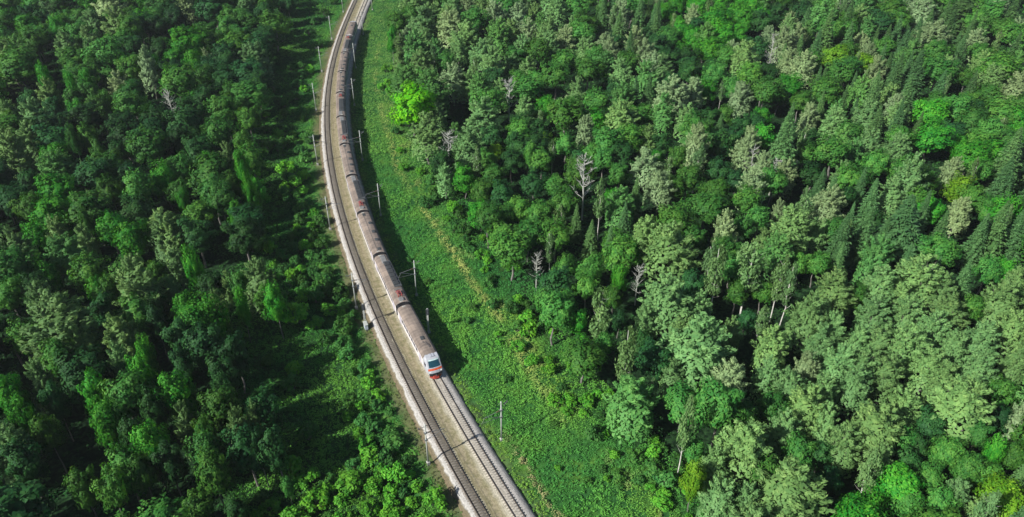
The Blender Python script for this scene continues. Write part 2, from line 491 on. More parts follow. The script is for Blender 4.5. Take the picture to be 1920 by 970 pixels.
def track(off, label):
    root = tag(link('railway_track', None, loc=(*rail_at(np.array([0.]))[0][0], 0)), label, 'track', 'running tracks of the railway')
    o = np.array(root.location)
    s = np.arange(-88, 466, 2.0); c, t_, n_ = rail_at(s)
    for sd in (-.76, .76):
        prof = [(-.075, -.17), (-.075, -.12), (-.036, -.05), (-.036, 0), (.036, 0), (.036, -.05), (.075, -.12), (.075, -.17)]
        V = np.stack([np.concatenate([c + n_ * (off + sd + a), np.full((len(s), 1), z)], 1) for a, z in prof], 1) - o
        i = np.arange(len(s) * 8).reshape(len(s), 8)
        F = np.stack([i[:-1], np.roll(i, -1, 1)[:-1], np.roll(i, -1, 1)[1:], i[1:]], -1).reshape(-1, 4)
        link('rail', mesh_np('rail', V.reshape(-1, 3), F, M_RAIL), root)
    s = np.arange(-86, 400, .6); c, t_, n_ = rail_at(s)
    cc = c + n_ * off
    corners = [(-1, -1), (1, -1), (1, 1), (-1, 1)]
    V = np.stack([np.concatenate([cc + n_ * (a * 1.22) + t_ * (b * .12), np.full((len(s), 1), z)], 1) for z in (-.3, -.184) for a, b in corners], 1) - o
    q = np.array([(4, 5, 6, 7), (0, 1, 5, 4), (1, 2, 6, 5), (2, 3, 7, 6), (3, 0, 4, 7)])
    F = (np.arange(len(s))[:, None, None] * 8 + q[None]).reshape(-1, 4)
    tag(link('sleepers', mesh_np('sleepers', V.reshape(-1, 3), F, M_SLEEPER if off == 0 else M_SLEEPER_OLD), root), kind='stuff')


track(0.0, 'railway track on the outer curve with the red-nosed passenger train standing over it')
track(LEFT_D, 'empty railway track beside the passenger train, edged by a pale strip of stones')

# ------------------------------------------------------------------ the train
CAR_L = 22.0
s_nose = float(to_rail([at(816, 704, 1.2)])[0][0])
HW = 1.74


def section(top=4.35):
    """half cross-section of a carriage body from sill to eaves, and the roof arc"""
    side = [(-HW + .1, .95), (-HW, 1.25), (-HW, 2.0), (-HW, 3.45)]
    roof = [(-HW, 3.45), (-HW + .06, 3.72), (-1.35, 4.02), (-.85, 4.22), (-.35, 4.32), (.35, 4.32), (.85, 4.22), (1.35, 4.02), (HW - .06, 3.72), (HW, 3.45)]
    return side, roof


def loft(mb, prof, x0, x1, caps=True, close=False):
    n = len(prof)
    o = len(mb.v)
    mb.v += [(x0, y, z) for y, z in prof] + [(x1, y, z) for y, z in prof]
    for i in range(n - 1 + (1 if close else 0)):
        j = (i + 1) % n
        mb.f.append((o + i, o + j, o + n + j, o + n + i))
    if caps:
        mb.f.append(tuple(range(o + n - 1, o - 1, -1))); mb.f.append(tuple(range(o + n, o + 2 * n)))


side, roofp = section()
LC = CAR_L - 1.3                                        # body length, gangways fill the rest


def body_mesh(x0, x1):
    b = MB()
    full = side + [(y, z) for y, z in roofp[1:-1]] + [(-y, z) for y, z in reversed(side)]
    shr = [(y * .995, z - .02 if z > 3.5 else z) for y, z in full]  # the shell under the roof skin
    loft(b, shr, x0, x1, caps=True, close=True)
    # waist rib and lower skirt
    for sgn in (-1, 1):
        b.box(x0 + .05, x1 - .05, sgn * HW - (.02 if sgn > 0 else .03), sgn * HW + (.03 if sgn > 0 else .02), 1.95, 2.03)
    return b.mesh('carriage_body', M_WHITE)


def ends_mesh(x0, x1):
    b = MB()
    full = [(y * .985, z - .03) for y, z in side + roofp[1:-1] + [(-y, z) for y, z in reversed(side)]]
    loft(b, full, -.013, .013, caps=True, close=True)
    return b


def under_mesh(x0, x1):
    b = MB()
    b.box(x0 + .3, x1 - .3, -1.25, 1.25, .55, .94)
    for bx in (x0 + 3.4, x1 - 3.4):
        b.box(bx - 1.7, bx + 1.7, -1.2, 1.2, .3, .7)
        for wx in (-1.2, 1.2):
            for sy in (-.78, .78):
                b.bar((bx + wx, sy - .07, .46), (bx + wx, sy + .07, .46), .46, n=14)
    return b.mesh('bogie_frame', M_DARKSTEEL)


def roof_mesh(x0, x1):
    b = MB()
    loft(b, roofp, x0, x1, caps=False)
    for yy in (-1.1, 1.1):
        b.box(x0 + .1, x1 - .1, yy - .03, yy + .03, 4.1, 4.17)       # rain strip
    x = x0 + .9
    while x < x1 - .5:                                              # seams of the roof sheets
        o = len(b.v); pr = [(y * 1.0, z + .03) for y, z in roofp[1:-1]]
        loft(b, pr, x, x + .07, caps=False); x += 1.75
    return b.mesh('roof', M_ROOF)


win_me = MB().box(-.62, .62, -.015, .015, -.42, .42).mesh('window', M_WIN)
door_me = MB().box(-.68, .68, -.02, .02, -1.05, 1.05).box(-.4, -.1, -.03, .03, .1, .75).box(.1, .4, -.03, .03, .1, .75).mesh('door', plain('door_paint', (.35, .33, .38), .5))
gb = MB()
for i in range(6):                                      # bellows folds
    x = -.64 + i * .22
    gb.box(x, x + .13, -1.5, 1.5, 1.0, 3.98, .3)
gb.box(-.65, .65, -1.4, 1.4, 1.05, 3.85, .25)
gang_me = gb.mesh('gangway_bellows', M_RUBBER)
cb = MB()
cb.box(-.14, .14, -.62, .1, 4.2, 4.42, .05)            # pale jumper-cable box at the car ends
endbox_me = cb.mesh('jumper_box', plain('pale_box', (.30, .30, .27), .6))
rb = MB()
rb.box(-5.6, 5.6, -.72, 1.05, 4.05, 4.40)
for i in range(6):
    x = -5.0 + i * 1.7
    rb.box(x, x + 1.35, -.6, .62, 4.38, 4.66, .06)
    for k in range(4): rb.box(x + .12 + k * .3, x + .26 + k * .3, -.5, .5, 4.64, 4.72)
res_me = rb.mesh('resistor_bank', M_ROOF_D)
pb = MB()
for a, b_ in (((-1.0, -.45), (1.0, -.45)), ((-1.0, .45), (1.0, .45)), ((-1.0, -.45), (-1.0, .45)), ((1.0, -.45), (1.0, .45)), ((0, -.45), (0, .45))):
    pb.bar((a[0], a[1], 4.78), (b_[0], b_[1], 4.78), .075)
for x in (-1, 1):
    for y in (-.45, .45): pb.bar((x, y, 4.2), (x, y, 4.75), .11, .08)
pb.box(-.75, .45, -.5, .05, 4.8, 4.92, .04)
panto_me = pb.mesh('pantograph', M_PRED)
pa = MB()
for y in (-.5, .5):
    pa.bar((-.95, y, 4.85), (.6, y * .8, 5.12), .045); pa.bar((.6, y * .8, 5.12), (-.85, y * .7, 5.3), .035)
pa.bar((-.85, -.95, 5.34), (-.85, .95, 5.34), .05); pa.bar((-.6, -.95, 5.34), (-.6, .95, 5.34), .05)
arm_me = pa.mesh('collector_arm', M_STEEL)
vb = MB()
vb.box(-.6, .6, -.4, .4, 4.25, 4.5, .08)
vent_me = vb.mesh('roof_vent', M_ROOF_D)
sb_ = MB()
sb_.box(-1.9, 1.9, -.2, 1.1, 4.1, 4.36, .08)
shelf_me = sb_.mesh('equipment_box', M_BOX)
hb = MB(); hb.path([(-.9, -.35, 4.3), (-.9, -.3, 4.75), (.1, 0, 4.78), (.9, .5, 4.5), (1.0, .5, 4.3)], [.05] * 5)
aerial_me = hb.mesh('roof_aerial', M_DARKSTEEL)
strip_me = MB().box(-9.8, 9.8, -.05, .05, 4.30, 4.34).mesh('roof_seam', M_ROOF_D)

body_std, under_std, roof_std = body_mesh(-LC / 2, LC / 2), under_mesh(-LC / 2, LC / 2), roof_mesh(-LC / 2, LC / 2)
e_ = ends_mesh(-LC / 2, LC / 2); ends_std = e_.mesh('end_wall', M_RUBBER)
CABX = 3.0                                              # cab length
body_head, roof_head, under_head = body_mesh(-LC / 2, LC / 2 + .35 - CABX), roof_mesh(-LC / 2, LC / 2 + .35 - CABX), under_mesh(-LC / 2, LC / 2 - .4)
XE = LC / 2 + .35

# nose: (x from tip, z, half width) down the centre of the front, lofted across
NOSE = [(-3.0, 4.32, 1.30), (-2.1, 4.26, 1.30), (-1.62, 4.0, 1.33), (-1.45, 3.78, 1.36), (-.62, 2.62, 1.46), (-.46, 2.42, 1.5), (-.26, 2.05, 1.5), (-.12, 1.8, 1.5), (0, 1.5, 1.45), (-.02, 1.15, 1.40)]


def ring(i, k=1.0, dx=0.0):
    x, z, h = NOSE[i]
    ys = [-h * k, -h * .5 * k, 0, h * .5 * k, h * k]
    return [(XE + x - .22 * abs(y / 1.5) ** 2.2 + dx, y, z) for y in ys]


def nose_strip(mb, i0, i1, k=1.0, dx=0.0):
    o = len(mb.v); R_ = [ring(i, k, dx) for i in range(i0, i1 + 1)]
    for r in R_: mb.v += r
    for a in range(len(R_) - 1):
        for b in range(4):
            mb.f.append((o + a * 5 + b, o + a * 5 + b + 1, o + a * 5 + 5 + b + 1, o + a * 5 + 5 + b))


cab = MB()
nose_strip(cab, 0, 4); nose_strip(cab, 4, 5); nose_strip(cab, 6, 8)
for sgn in (-1, 1):                                     # cheeks: front edge to the full-width body
    edge = [ring(i)[0 if sgn < 0 else 4] for i in range(len(NOSE))]
    back = [(XE - 3.0, sgn * w, z) for w, z in ((1.30, 4.2), (1.5, 3.95), (1.65, 3.78), (1.70, 3.6), (HW, 2.62), (HW, 2.5), (HW, 1.98), (HW, 1.8), (HW, 1.5), (HW - .05, 1.0))]
    mid = [((e[0] * .6 + b[0] * .4), sgn * max(abs(e[1]), abs(b[1]) * .985), e[2] * .5 + b[2] * .5) for e, b in zip(edge, back)]
    o = len(cab.v); n = len(NOSE); cab.v += edge + mid + back
    for q in range(2):
        for i in range(n - 1):
            f = (o + q * n + i, o + q * n + i + 1, o + (q + 1) * n + i + 1, o + (q + 1) * n + i)
            cab.f.append(f if sgn > 0 else f[::-1])
cab_me = cab.mesh('cab', M_NOSE)
w_ = MB(); nose_strip(w_, 3, 4, .82, .035); screen_me = w_.mesh('windscreen', M_SCREEN)
w_ = MB(); nose_strip(w_, 2, 3, .8, .05); visor_me = w_.mesh('visor', plain('pale_visor', (.38, .50, .48), .4))
w_ = MB(); nose_strip(w_, 5, 6, .99, .02); band_me = w_.mesh('red_band', M_ORANGE)
w_ = MB(); nose_strip(w_, 8, 9, 1.0, .03); w_.box(XE - 1.2, XE - .05, -1.35, 1.35, .85, 1.14); w_.bar((XE - .1, 0, 1.05), (XE + .55, 0, 1.05), .13, n=8); bump_me = w_.mesh('bumper', M_RUBBER)
w_ = MB(); w_.add([(XE - .55, -1.3, .82), (XE - .05, -.5, .82), (XE - .05, .5, .82), (XE - .55, 1.3, .82), (XE - .45, -1.3, .2), (XE + .3, -.5, .16), (XE + .3, .5, .16), (XE - .45, 1.3, .2)],
                  [(0, 1, 5, 4), (1, 2, 6, 5), (2, 3, 7, 6), (0, 3, 2, 1), (4, 5, 6, 7), (0, 4, 7, 3)]); plow_me = w_.mesh('snow_plough', M_RED)
w_ = MB(); w_.box(-.08, .03, -.2, .2, -.14, .14); lamp_me = w_.mesh('headlight', M_LAMP)
w_ = MB(); w_.box(-.45, .45, -.02, .02, -.38, .38); cabwin_me = w_.mesh('cab_window', M_WIN)
w_ = MB(); w_.box(-.5, .5, -.45, -.05, 0, .1); w_.box(-.5, .5, .05, .45, 0, .1); hatch_me = w_.mesh('roof_hatch', plain('hatch_grey', (.28, .29, .32), .5))

KIND = ['head', 'motor', 'trailer', 'motor', 'trailer', 'motor', 'motor_rev', 'trailer', 'trailer', 'motor_rev', 'tail']
p0 = rail_at(np.array([s_nose]))[0][0]
train = tag(link('passenger_train', None, loc=(*p0, 0)), 'long white electric passenger train with dusty brown roofs and an orange-red nose', 'train')
CAR_MID = []
for i, kd in enumerate(KIND):
    sa_, sb2 = s_nose + i * CAR_L, s_nose + (i + 1) * CAR_L
    q, _, _ = rail_at(np.array([sa_ + 3.5, sb2 - 3.5, (sa_ + sb2) / 2]))
    ctr = (q[0] + q[1]) / 2; dv = q[0] - q[1]
    ang = math.atan2(dv[1], dv[0])
    CAR_MID.append((sa_ + sb2) / 2)
    rev = kd in ('tail', 'motor_rev')
    head = kd in ('head', 'tail')
    car = link('carriage', body_head if head else body_std, train, (ctr[0] - p0[0], ctr[1] - p0[1], 0), (0, 0, ang + (math.pi if rev else 0)))
    link('roof', roof_head if head else roof_std, car)
    link('bogie_frame', under_head if head else under_std, car)
    for ex in ((1, -1) if not head else ()): link('end_wall', ends_std, car, (ex * (LC / 2 + .018), 0, 0))
    link('roof_seam', strip_me, car, (-1.2 if head else 0, -.35, 0), None) if kd == 'trailer' else None
    for sgn in (-1, 1):
        doors = (-8.3, 8.3) if not head else (-8.3, 5.6)
        for dx in doors: link('door', door_me, car, (dx, sgn * (HW + .02), 2.2))
        x = -6.6
        while x < (6.8 if not head else 4.2):
            link('window', win_me, car, (x, sgn * (HW + .012), 2.72)); x += 1.65
    if not head:
        link('gangway_bellows', gang_me, car, (LC / 2 + .65, 0, 0)) if kd != 'motor_rev' else link('gangway_bellows', gang_me, car, (-LC / 2 - .65, 0, 0))
        for ex in (LC / 2 - .35, -LC / 2 + .35): link('jumper_box', endbox_me, car, (ex, 0, 0))
    else:
        link('jumper_box', endbox_me, car, (-LC / 2 + .4, 0, 0))
        if rev: link('gangway_bellows', gang_me, car, (-LC / 2 - .65, 0, 0))
        link('cab', cab_me, car); link('windscreen', screen_me, car); link('visor', visor_me, car); link('red_band', band_me, car)
        link('bumper', bump_me, car); link('snow_plough', plow_me, car); link('roof_hatch', hatch_me, car, (XE - 2.55, 0, 4.31)); link('roof_aerial', aerial_me, car, (4.6, 0, 0))
        for sgn in (-1, 1):
            link('headlight', lamp_me, car, (XE - .22, sgn * 1.18, 1.68)); link('cab_window', cabwin_me, car, (XE - 2.0, sgn * 1.715, 2.85), (0, 0, sgn * -.035))
        link('roof_vent', vent_me, car, (2.2, 0, 0))
    if 'motor' in kd:
        # equipment sits on the left half as the train sees it (the far side in the picture)
        link('resistor_bank', res_me, car, (-1.4, -.45 if rev else .45, 0)); link('pantograph', panto_me, car, (7.2, 0, 0)); link('collector_arm', arm_me, car, (7.2, 0, 0))
        link('equipment_box', shelf_me, car, (-8.2, -.3, 0)); link('equipment_box', shelf_me, car, (9.3, -.5, -.02)).scale = (.3, .9, 1.05)
    if kd == 'trailer':
        [link('roof_vent', vent_me, car, (vx, vy, -.05)) for vx, vy in ((8.9, .2), (-8.9, -.2), (4.4, .5), (0.3, .5), (-4.2, .5))]

# ------------------------------------------------------------------ overhead line masts and signals
NCAR = len(KIND)


def place_word(s):
    """what the train or the masts stand level with arc s"""
    i = int(math.floor((s - s_nose) / CAR_L))
    if i < 0:
        return 'the bare track ahead of the train' if s > 25 else 'the nearest stretch of bare track'
    if i >= NCAR: return 'the bare track behind the train'
    if i == 0: return "the train's leading carriage"
    if i == NCAR - 1: return "the train's rearmost carriage"
    return f"the train's {ORD[i + 1]} carriage"


def mast_parts():
    b = MB(); b.path([(0, 0, .5), (0, 0, 10.4)], [.17, .11], 10); pole = b.mesh('pole', M_CONC, True)
    b = MB(); b.box(-.3, .3, -.3, .3, -.9, .62, .1); base = b.mesh('base', plain('white_base', (.26, .26, .24), .8, var=.12))
    b = MB()
    b.bar((.1, 0, 8.2), (3.7, 0, 7.6), .05); b.bar((.15, 0, 6.4), (3.2, 0, 7.62), .045); b.bar((3.3, 0, 7.6), (4.1, 0, 6.35), .035); b.bar((.2, 0, 6.5), (4.0, 0, 6.45), .03)
    b.box(-.28, .28, -.22, .22, 8.1, 8.3); b.box(-.28, .28, -.22, .22, 6.3, 6.52)
    canti = b.mesh('cantilever', M_STEEL)
    b = MB()
    for k in range(5): b.bar((.42 + k * .13, 0, 8.14 - k * .025), (.48 + k * .13, 0, 8.13 - k * .025), .13, n=8)
    ins = b.mesh('insulator', M_GLASS_INS)
    b = MB(); b.bar((-1.3, 0, 9.7), (.5, 0, 9.95), .06); b.bar((-.2, 0, 9.0), (-1.2, 0, 9.7), .045); b.bar((-1.25, 0, 9.75), (-1.25, 0, 10.05), .09)
    top = b.mesh('feeder_bracket', M_STEEL)
    return pole, base, canti, ins, top


MP = mast_parts()


def mast(s, d, label):
    c, t_, n_ = rail_at(np.array([s]))
    p = c[0] + n_[0] * d
    z = float(ground_z(p[0], p[1])) if abs(d) > 4.5 else -.95
    inward = -1 if d > 0 else 1
    ang = math.atan2(n_[0][1] * inward, n_[0][0] * inward)
    r_ = tag(link('catenary_mast', None, loc=(p[0], p[1], z), rot=(random.uniform(-.008, .008), random.uniform(-.008, .008), ang)), label, 'mast', 'overhead line masts along the railway')
    link('pole', MP[0], r_); link('base', MP[1], r_)
    ca = link('cantilever', MP[2], r_); link('insulator', MP[3], ca); link('feeder_bracket', MP[4], r_)
    return r_


def beside(s):
    w_ = place_word(s)
    if w_.startswith('the train'): return 'beside ' + w_
    if 'behind' in w_: return f"{ORD[int((s - s_nose - NCAR * CAR_L) // 42) + 1]} behind the train's tail"
    return 'ahead of the train' if s > 20 else 'nearest the viewer'


for s in [41.8, 92.2, 129.0, 168.5, 212.1, 251.4, 292.2, 333.9, 375]:
    mast(s - 11.35, -9.35, f"tall pale concrete mast along the empty track's outer edge, {beside(s - 11.35)}")
for s, d in [(41.0, 5.4), (91.9, 5.3), (132.1, 5.2), (168.6, 4.8), (214.3, 4.5), (253.9, 4.2), (298, 4.4), (336.9, 4.8), (376, 5.0)]:
    mast(s - 11.35, d, f"tall pale concrete mast on the grass verge side, {beside(s - 11.35)}")


def signal(s, d, label, h=6.4):
    c, t_, n_ = rail_at(np.array([s])); p = c[0] + n_[0] * d
    ang = math.atan2(-t_[0][1], -t_[0][0])
    r_ = tag(link('signal_post', None, loc=(p[0], p[1], -1.0), rot=(0, 0, ang)), label, 'signal', 'light signals beside the line')
    b = MB(); b.path([(0, 0, 0), (0, 0, h)], [.13, .1], 8); link('pole', b.mesh('pole', M_CONC, True), r_)
    b = MB(); b.box(.1, .32, -.36, .36, h - 1.7, h - .1, .06)
    for k in range(3): b.bar((.32, 0, h - .45 - .45 * k), (.62, 0, h - .42 - .45 * k), .16, .17, n=10)
    hd = link('signal_head', b.mesh('signal_head', M_DARKSTEEL), r_)
    b = MB()
    for k in range(3): b.bar((.34, 0, h - .45 - .45 * k), (.36, 0, h - .45 - .45 * k), .12, n=10)
    link('lens', b.mesh('lens', M_GLASS_INS), hd)
    b = MB()
    for y in (-.2, .2): b.bar((-.25, y, .1), (-.2, y, h - .3), .025)
    for k in range(16): b.bar((-.24, -.2, .4 + k * .36), (-.24, .2, .4 + k * .36), .018)
    link('ladder', b.mesh('ladder', plain('white_steel', (.6, .6, .58), .5)), r_)
    b = MB(); b.box(-.3, .3, -.3, .3, -.3, .35, .05); link('base', b.mesh('base', M_CONC), r_)


signal(73.9, -8.85, "slim signal post with ladder at the empty track's outer edge, by the relay cabinet")
signal(66.0, 3.8, "slim signal post with ladder standing in the train's shadow beside the leading carriage", 6.8)
c, t_, n_ = rail_at(np.array([72.9])); p = c[0] + n_[0] * -9.0
r_ = tag(link('relay_cabinet', None, loc=(p[0], p[1], -1.05), rot=(0, 0, math.atan2(t_[0][1], t_[0][0]))), 'pale blue-white relay cabinet at the foot of the signal post', 'cabinet')
b = MB(); b.box(-.75, .75, -.35, .35, .2, 1.5); link('case', b.mesh('case', M_BLUEWHITE), r_)
b = MB(); b.box(-.85, .85, -.45, .45, 1.503, 1.6, .04); link('lid', b.mesh('lid', M_CONC), r_)
b = MB(); b.box(-.6, -.05, -.385, -.353, .35, 1.4); b.box(.05, .6, -.385, -.353, .35, 1.4); link('door', b.mesh('door', M_BLUEWHITE), r_)
b = MB(); b.box(-.7, .7, -.3, .3, -.3, .197); link('plinth', b.mesh('plinth', M_CONC), r_)

# contact wires, one over each track
for off, lab in ((0.0, "thin overhead contact wire strung above the train's track"), (LEFT_D, 'thin overhead contact wire strung above the empty track')):
    s = np.arange(-60, 420, 6.0); c, t_, n_ = rail_at(s)
    b = MB()
    pts = [(*(c[i] + n_[i] * (off + .18 * math.sin(i * .5))), 6.25) for i in range(len(s))]
    b.path(pts, [.014] * len(pts), 4)
    tag(link('contact_wire', b.mesh('contact_wire', M_DARKSTEEL)), lab, 'wire')


# ------------------------------------------------------------------ plants: leaf sprays
def unit(v): return v / (np.linalg.norm(v, axis=-1, keepdims=True) + 1e-9)


def rhombs(P, Nn, size, aspect=.55, align=None):
    """one pointed leaf spray per point P with normal Nn"""
    n = len(P)
    a = RNG.normal(size=(n, 3)) if align is None else align + RNG.normal(size=(n, 3)) * .45
    u = unit(np.cross(Nn, np.cross(a, Nn)) + 1e-6)
    w = np.cross(Nn, u)
    size = np.broadcast_to(size, (n,))[:, None]
    droop = Nn * size * .18
    V = np.stack([P - u * size, P - w * size * aspect - droop * .2, P + u * size - droop, P + w * size * aspect - droop * .2], 1)
    return V.reshape(-1, 3), np.arange(n * 4).reshape(n, 4)


def rand_dir(n, zmin=-.35):
    z = RNG.uniform(zmin, 1, n); t = RNG.uniform(0, 2 * np.pi, n); r = np.sqrt(1 - z * z)
    return np.stack([r * np.cos(t), r * np.sin(t), z], -1)


def trunk_limbs(b, h, r0, top, limbs, lean=.25):
    k = 7
    off = np.cumsum(RNG.normal(size=(k, 2)) * lean, 0)
    pts = [(off[i][0] - off[0][0], off[i][1] - off[0][1], top * i / (k - 1) - (.6 if i == 0 else 0)) for i in range(k)]
    rad = [r0 * (1.15 - 1.0 * i / (k - 1)) + .03 for i in range(k)]
    b.path(pts, rad, 6)
    P = np.array(pts)
    for e, z in limbs:
        f = min(max(z / top, .05), .97) * (k - 1); i = int(f); a = P[i] + (P[i + 1] - P[i]) * (f - i)
        mid = (a + e) / 2 + np.array([0, 0, -.06 * np.linalg.norm(e - a)])
        rr = r0 * (.42 - .26 * z / top)
        b.path([a, mid, e], [rr, rr * .65, rr * .25], 4)


def broadleaf(h=16., r=4.5, base=.30, nclump=50, nleaf=84, leaf=.35, flat=1.0, lob=.28, lift=.35):
    """rounded crown: limbs carrying clumps of leaf sprays over a lobed hull"""
    zc, hz = h * (base + 1) / 2, h * (1 - base) / 2 * flat
    D = rand_dir(nclump, -.55)
    lobe = 1 + lob * (2 * vnoise(D[:, 0] * 3 + D[:, 2] * 2 + RNG.uniform(0, 99), D[:, 1] * 3 - D[:, 2] + RNG.uniform(0, 99), 1.1, 7) - 1)
    rad = RNG.uniform(.55, .93, nclump) * lobe
    C = D * rad[:, None] * np.array([r, r, hz]) + np.array([0, 0, zc])
    Vs, Ts, Fs, Ns, o = [], [], [], [], 0
    for c, d in zip(C, D):
        cr = r * RNG.uniform(.22, .36)
        n = int(nleaf * RNG.uniform(.7, 1.3))
        q = unit(RNG.normal(size=(n, 3))) * (RNG.uniform(.35, 1, n) ** .5)[:, None]
        ax = unit(d + np.array([0, 0, lift]))
        q = q * np.array([1, 1, .85]) + ax * (q @ ax)[:, None] * .35
        P = c + q * cr
        nn_ = unit(q * .8 + d * .7 + np.array([0, 0, .35]) + RNG.normal(size=(n, 3)) * .42)
        Ns.append(np.repeat(unit(unit(q * .8 + d * .6 + np.array([0, 0, .1])) * .58 + nn_ * .55), 4, 0))
        V, F_ = rhombs(P, nn_, leaf * RNG.uniform(.6, 1.25, n))
        Vs.append(V); Fs.append(F_ + o); o += len(V)
        Ts.append(np.clip(RNG.normal(RNG.uniform(.25, .75), .2, n), 0, 1))
    n = int(nclump * nleaf * .28)                        # inner leaves fill the crown behind the clumps
    q = rand_dir(n, -.7)
    P = q * (RNG.uniform(.35, .72, n) * (1 + .5 * lob * RNG.normal(size=n) * .3))[:, None] * np.array([r, r, hz]) + np.array([0, 0, zc])
    Ns.append(np.repeat(unit(q + np.array([0, 0, .3])), 4, 0))
    V, F_ = rhombs(P, unit(q + np.array([0, 0, .4]) + RNG.normal(size=(n, 3)) * .4), leaf * RNG.uniform(1.1, 1.8, n), .7)
    Vs.append(V); Fs.append(F_ + o); Ts.append(np.clip(RNG.normal(.45, .14, n), 0, 1))
    crown = mesh_np('crown', np.concatenate(Vs), np.concatenate(Fs), M_LEAF, tone=np.concatenate(Ts), vn=np.concatenate(Ns))
    b = MB()
    sel = RNG.choice(nclump, min(14, nclump), False)
    trunk_limbs(b, h, h * .014, h * .86, [(C[i], max(.16 * h, min(C[i][2] - .35 * np.hypot(C[i][0], C[i][1]) * 1.2, .8 * h))) for i in sel])
    return crown, b


def plume(h=18., r=4.8, base=.28, nplume=68, nleaf=70, leaf=.31):
    """poplar or willow: steep limbs ending in upright feathery plumes"""
    Vs, Ts, Fs, Ns, o, limbs = [], [], [], [], 0, []
    for i in range(nplume):
        t = RNG.uniform(0, 2 * np.pi); k = RNG.uniform(0, 1) ** .55
        rr = r * k * RNG.uniform(.85, 1.08)
        top = h * (1 - .44 * k ** 2.4) * RNG.uniform(.9, 1.03)
        if RNG.uniform() < .42: top = RNG.uniform(h * (base + .12), top)
        e = np.array([rr * np.cos(t), rr * np.sin(t), top])
        ax = unit(np.array([np.cos(t) * (.25 + .75 * k), np.sin(t) * (.25 + .75 * k), 1.0 - .45 * k]))
        ln = RNG.uniform(1.3, 2.3) * r / 4.8
        n = int(nleaf * RNG.uniform(.7, 1.3))
        al = RNG.uniform(-1, .25, n)
        wd = (.75 * (1 - np.abs(al + .35) * .85)) * r / 4.8
        q = unit(RNG.normal(size=(n, 3))); q = q - ax * (q @ ax)[:, None]
        P = e + ax * (al * ln)[:, None] + q * (wd * RNG.uniform(.3, 1, n) ** .5)[:, None]
        nn_ = unit(q * 1.0 + ax * .35 + np.array([0, 0, .25]) + RNG.normal(size=(n, 3)) * .38)
        Ns.append(np.repeat(unit(unit(q * .65 + np.array([np.cos(t) * k, np.sin(t) * k, .35]) * .75) * .65 + nn_ * .48), 4, 0))
        V, F_ = rhombs(P, nn_, leaf * RNG.uniform(.6, 1.3, n), .42, align=np.broadcast_to(ax, (n, 3)))
        Vs.append(V); Fs.append(F_ + o); o += len(V)
        Ts.append(np.clip(RNG.normal(RNG.uniform(.35, .7), .17, n), 0, 1))
        if i % 4 == 0: limbs.append((e - ax * ln * .5, max(h * .14, top - rr * 1.6 - ln)))
    n = int(nplume * nleaf * .30)
    k = RNG.uniform(0, 1, n) ** .5; t = RNG.uniform(0, 2 * np.pi, n)
    topk = h * (1 - .44 * k ** 2.4) - .15 * h
    P = np.stack([.86 * r * k * np.cos(t), .86 * r * k * np.sin(t), topk - RNG.uniform(0, .30, n) * h * (.3 + .7 * k)], -1)
    q = unit(np.stack([k * np.cos(t), k * np.sin(t), np.full(n, .7)], -1))
    Ns.append(np.repeat(q, 4, 0))
    V, F_ = rhombs(P, unit(q + RNG.normal(size=(n, 3)) * .38), leaf * RNG.uniform(1.1, 1.8, n), .6)
    Vs.append(V); Fs.append(F_ + o); Ts.append(np.clip(RNG.normal(.45, .14, n), 0, 1))
    crown = mesh_np('crown', np.concatenate(Vs), np.concatenate(Fs), M_LEAF, tone=np.concatenate(Ts), vn=np.concatenate(Ns))
    b = MB(); trunk_limbs(b, h, h * .016, h * .8, limbs, .35)
    return crown, b


def birch(h=15., r=2.3, nleaf=1500, leaf=.34):
    """slim crown with drooping fine sprays, long visible white stem"""
    n = nleaf
    u = RNG.uniform(0, 1, n)
    z = h * (.38 + .64 * u)
    prof = np.sin(np.clip((u * .92 + .1), 0, 1) * np.pi) ** .7
    nb = 34
    bt = RNG.uniform(0, 2 * np.pi, nb); bz = RNG.uniform(0, 1, nb); br = RNG.uniform(.45, 1, nb)
    pick = RNG.integers(0, nb, n)
    u = np.clip(bz[pick] + RNG.normal(size=n) * .045, 0, 1)
    z = h * (.36 + .66 * u)
    prof = np.sin(np.clip((u * .9 + .1), 0, 1) * np.pi) ** .7 * r
    t = bt[pick] + RNG.normal(size=n) * .28
    q = prof * br[pick] * RNG.uniform(.45, 1.1, n)
    P = np.stack([q * np.cos(t), q * np.sin(t), z + q * .25], -1) + RNG.normal(size=(n, 3)) * .16
    nn_ = unit(np.stack([np.cos(t), np.sin(t), np.full(n, .5)], -1) + RNG.normal(size=(n, 3)) * .5)
    V, F_ = rhombs(P, nn_, leaf * RNG.uniform(.6, 1.2, n), .45, align=np.tile([0, 0, -1.0], (n, 1)))
    tone = np.clip(RNG.normal(.5, .12, n) + (RNG.uniform(-.2, .2, nb))[pick], 0, 1)
    crown = mesh_np('crown', V, F_, M_LEAF, tone=tone)
    b = MB()
    trunk_limbs(b, h, h * .0075, h * .97, [(np.array([r * .7 * np.cos(a), r * .7 * np.sin(a), h * zz + 1.2]), h * zz) for a, zz in zip(bt[:16], np.linspace(.3, .85, 16))], .16)
    return crown, b


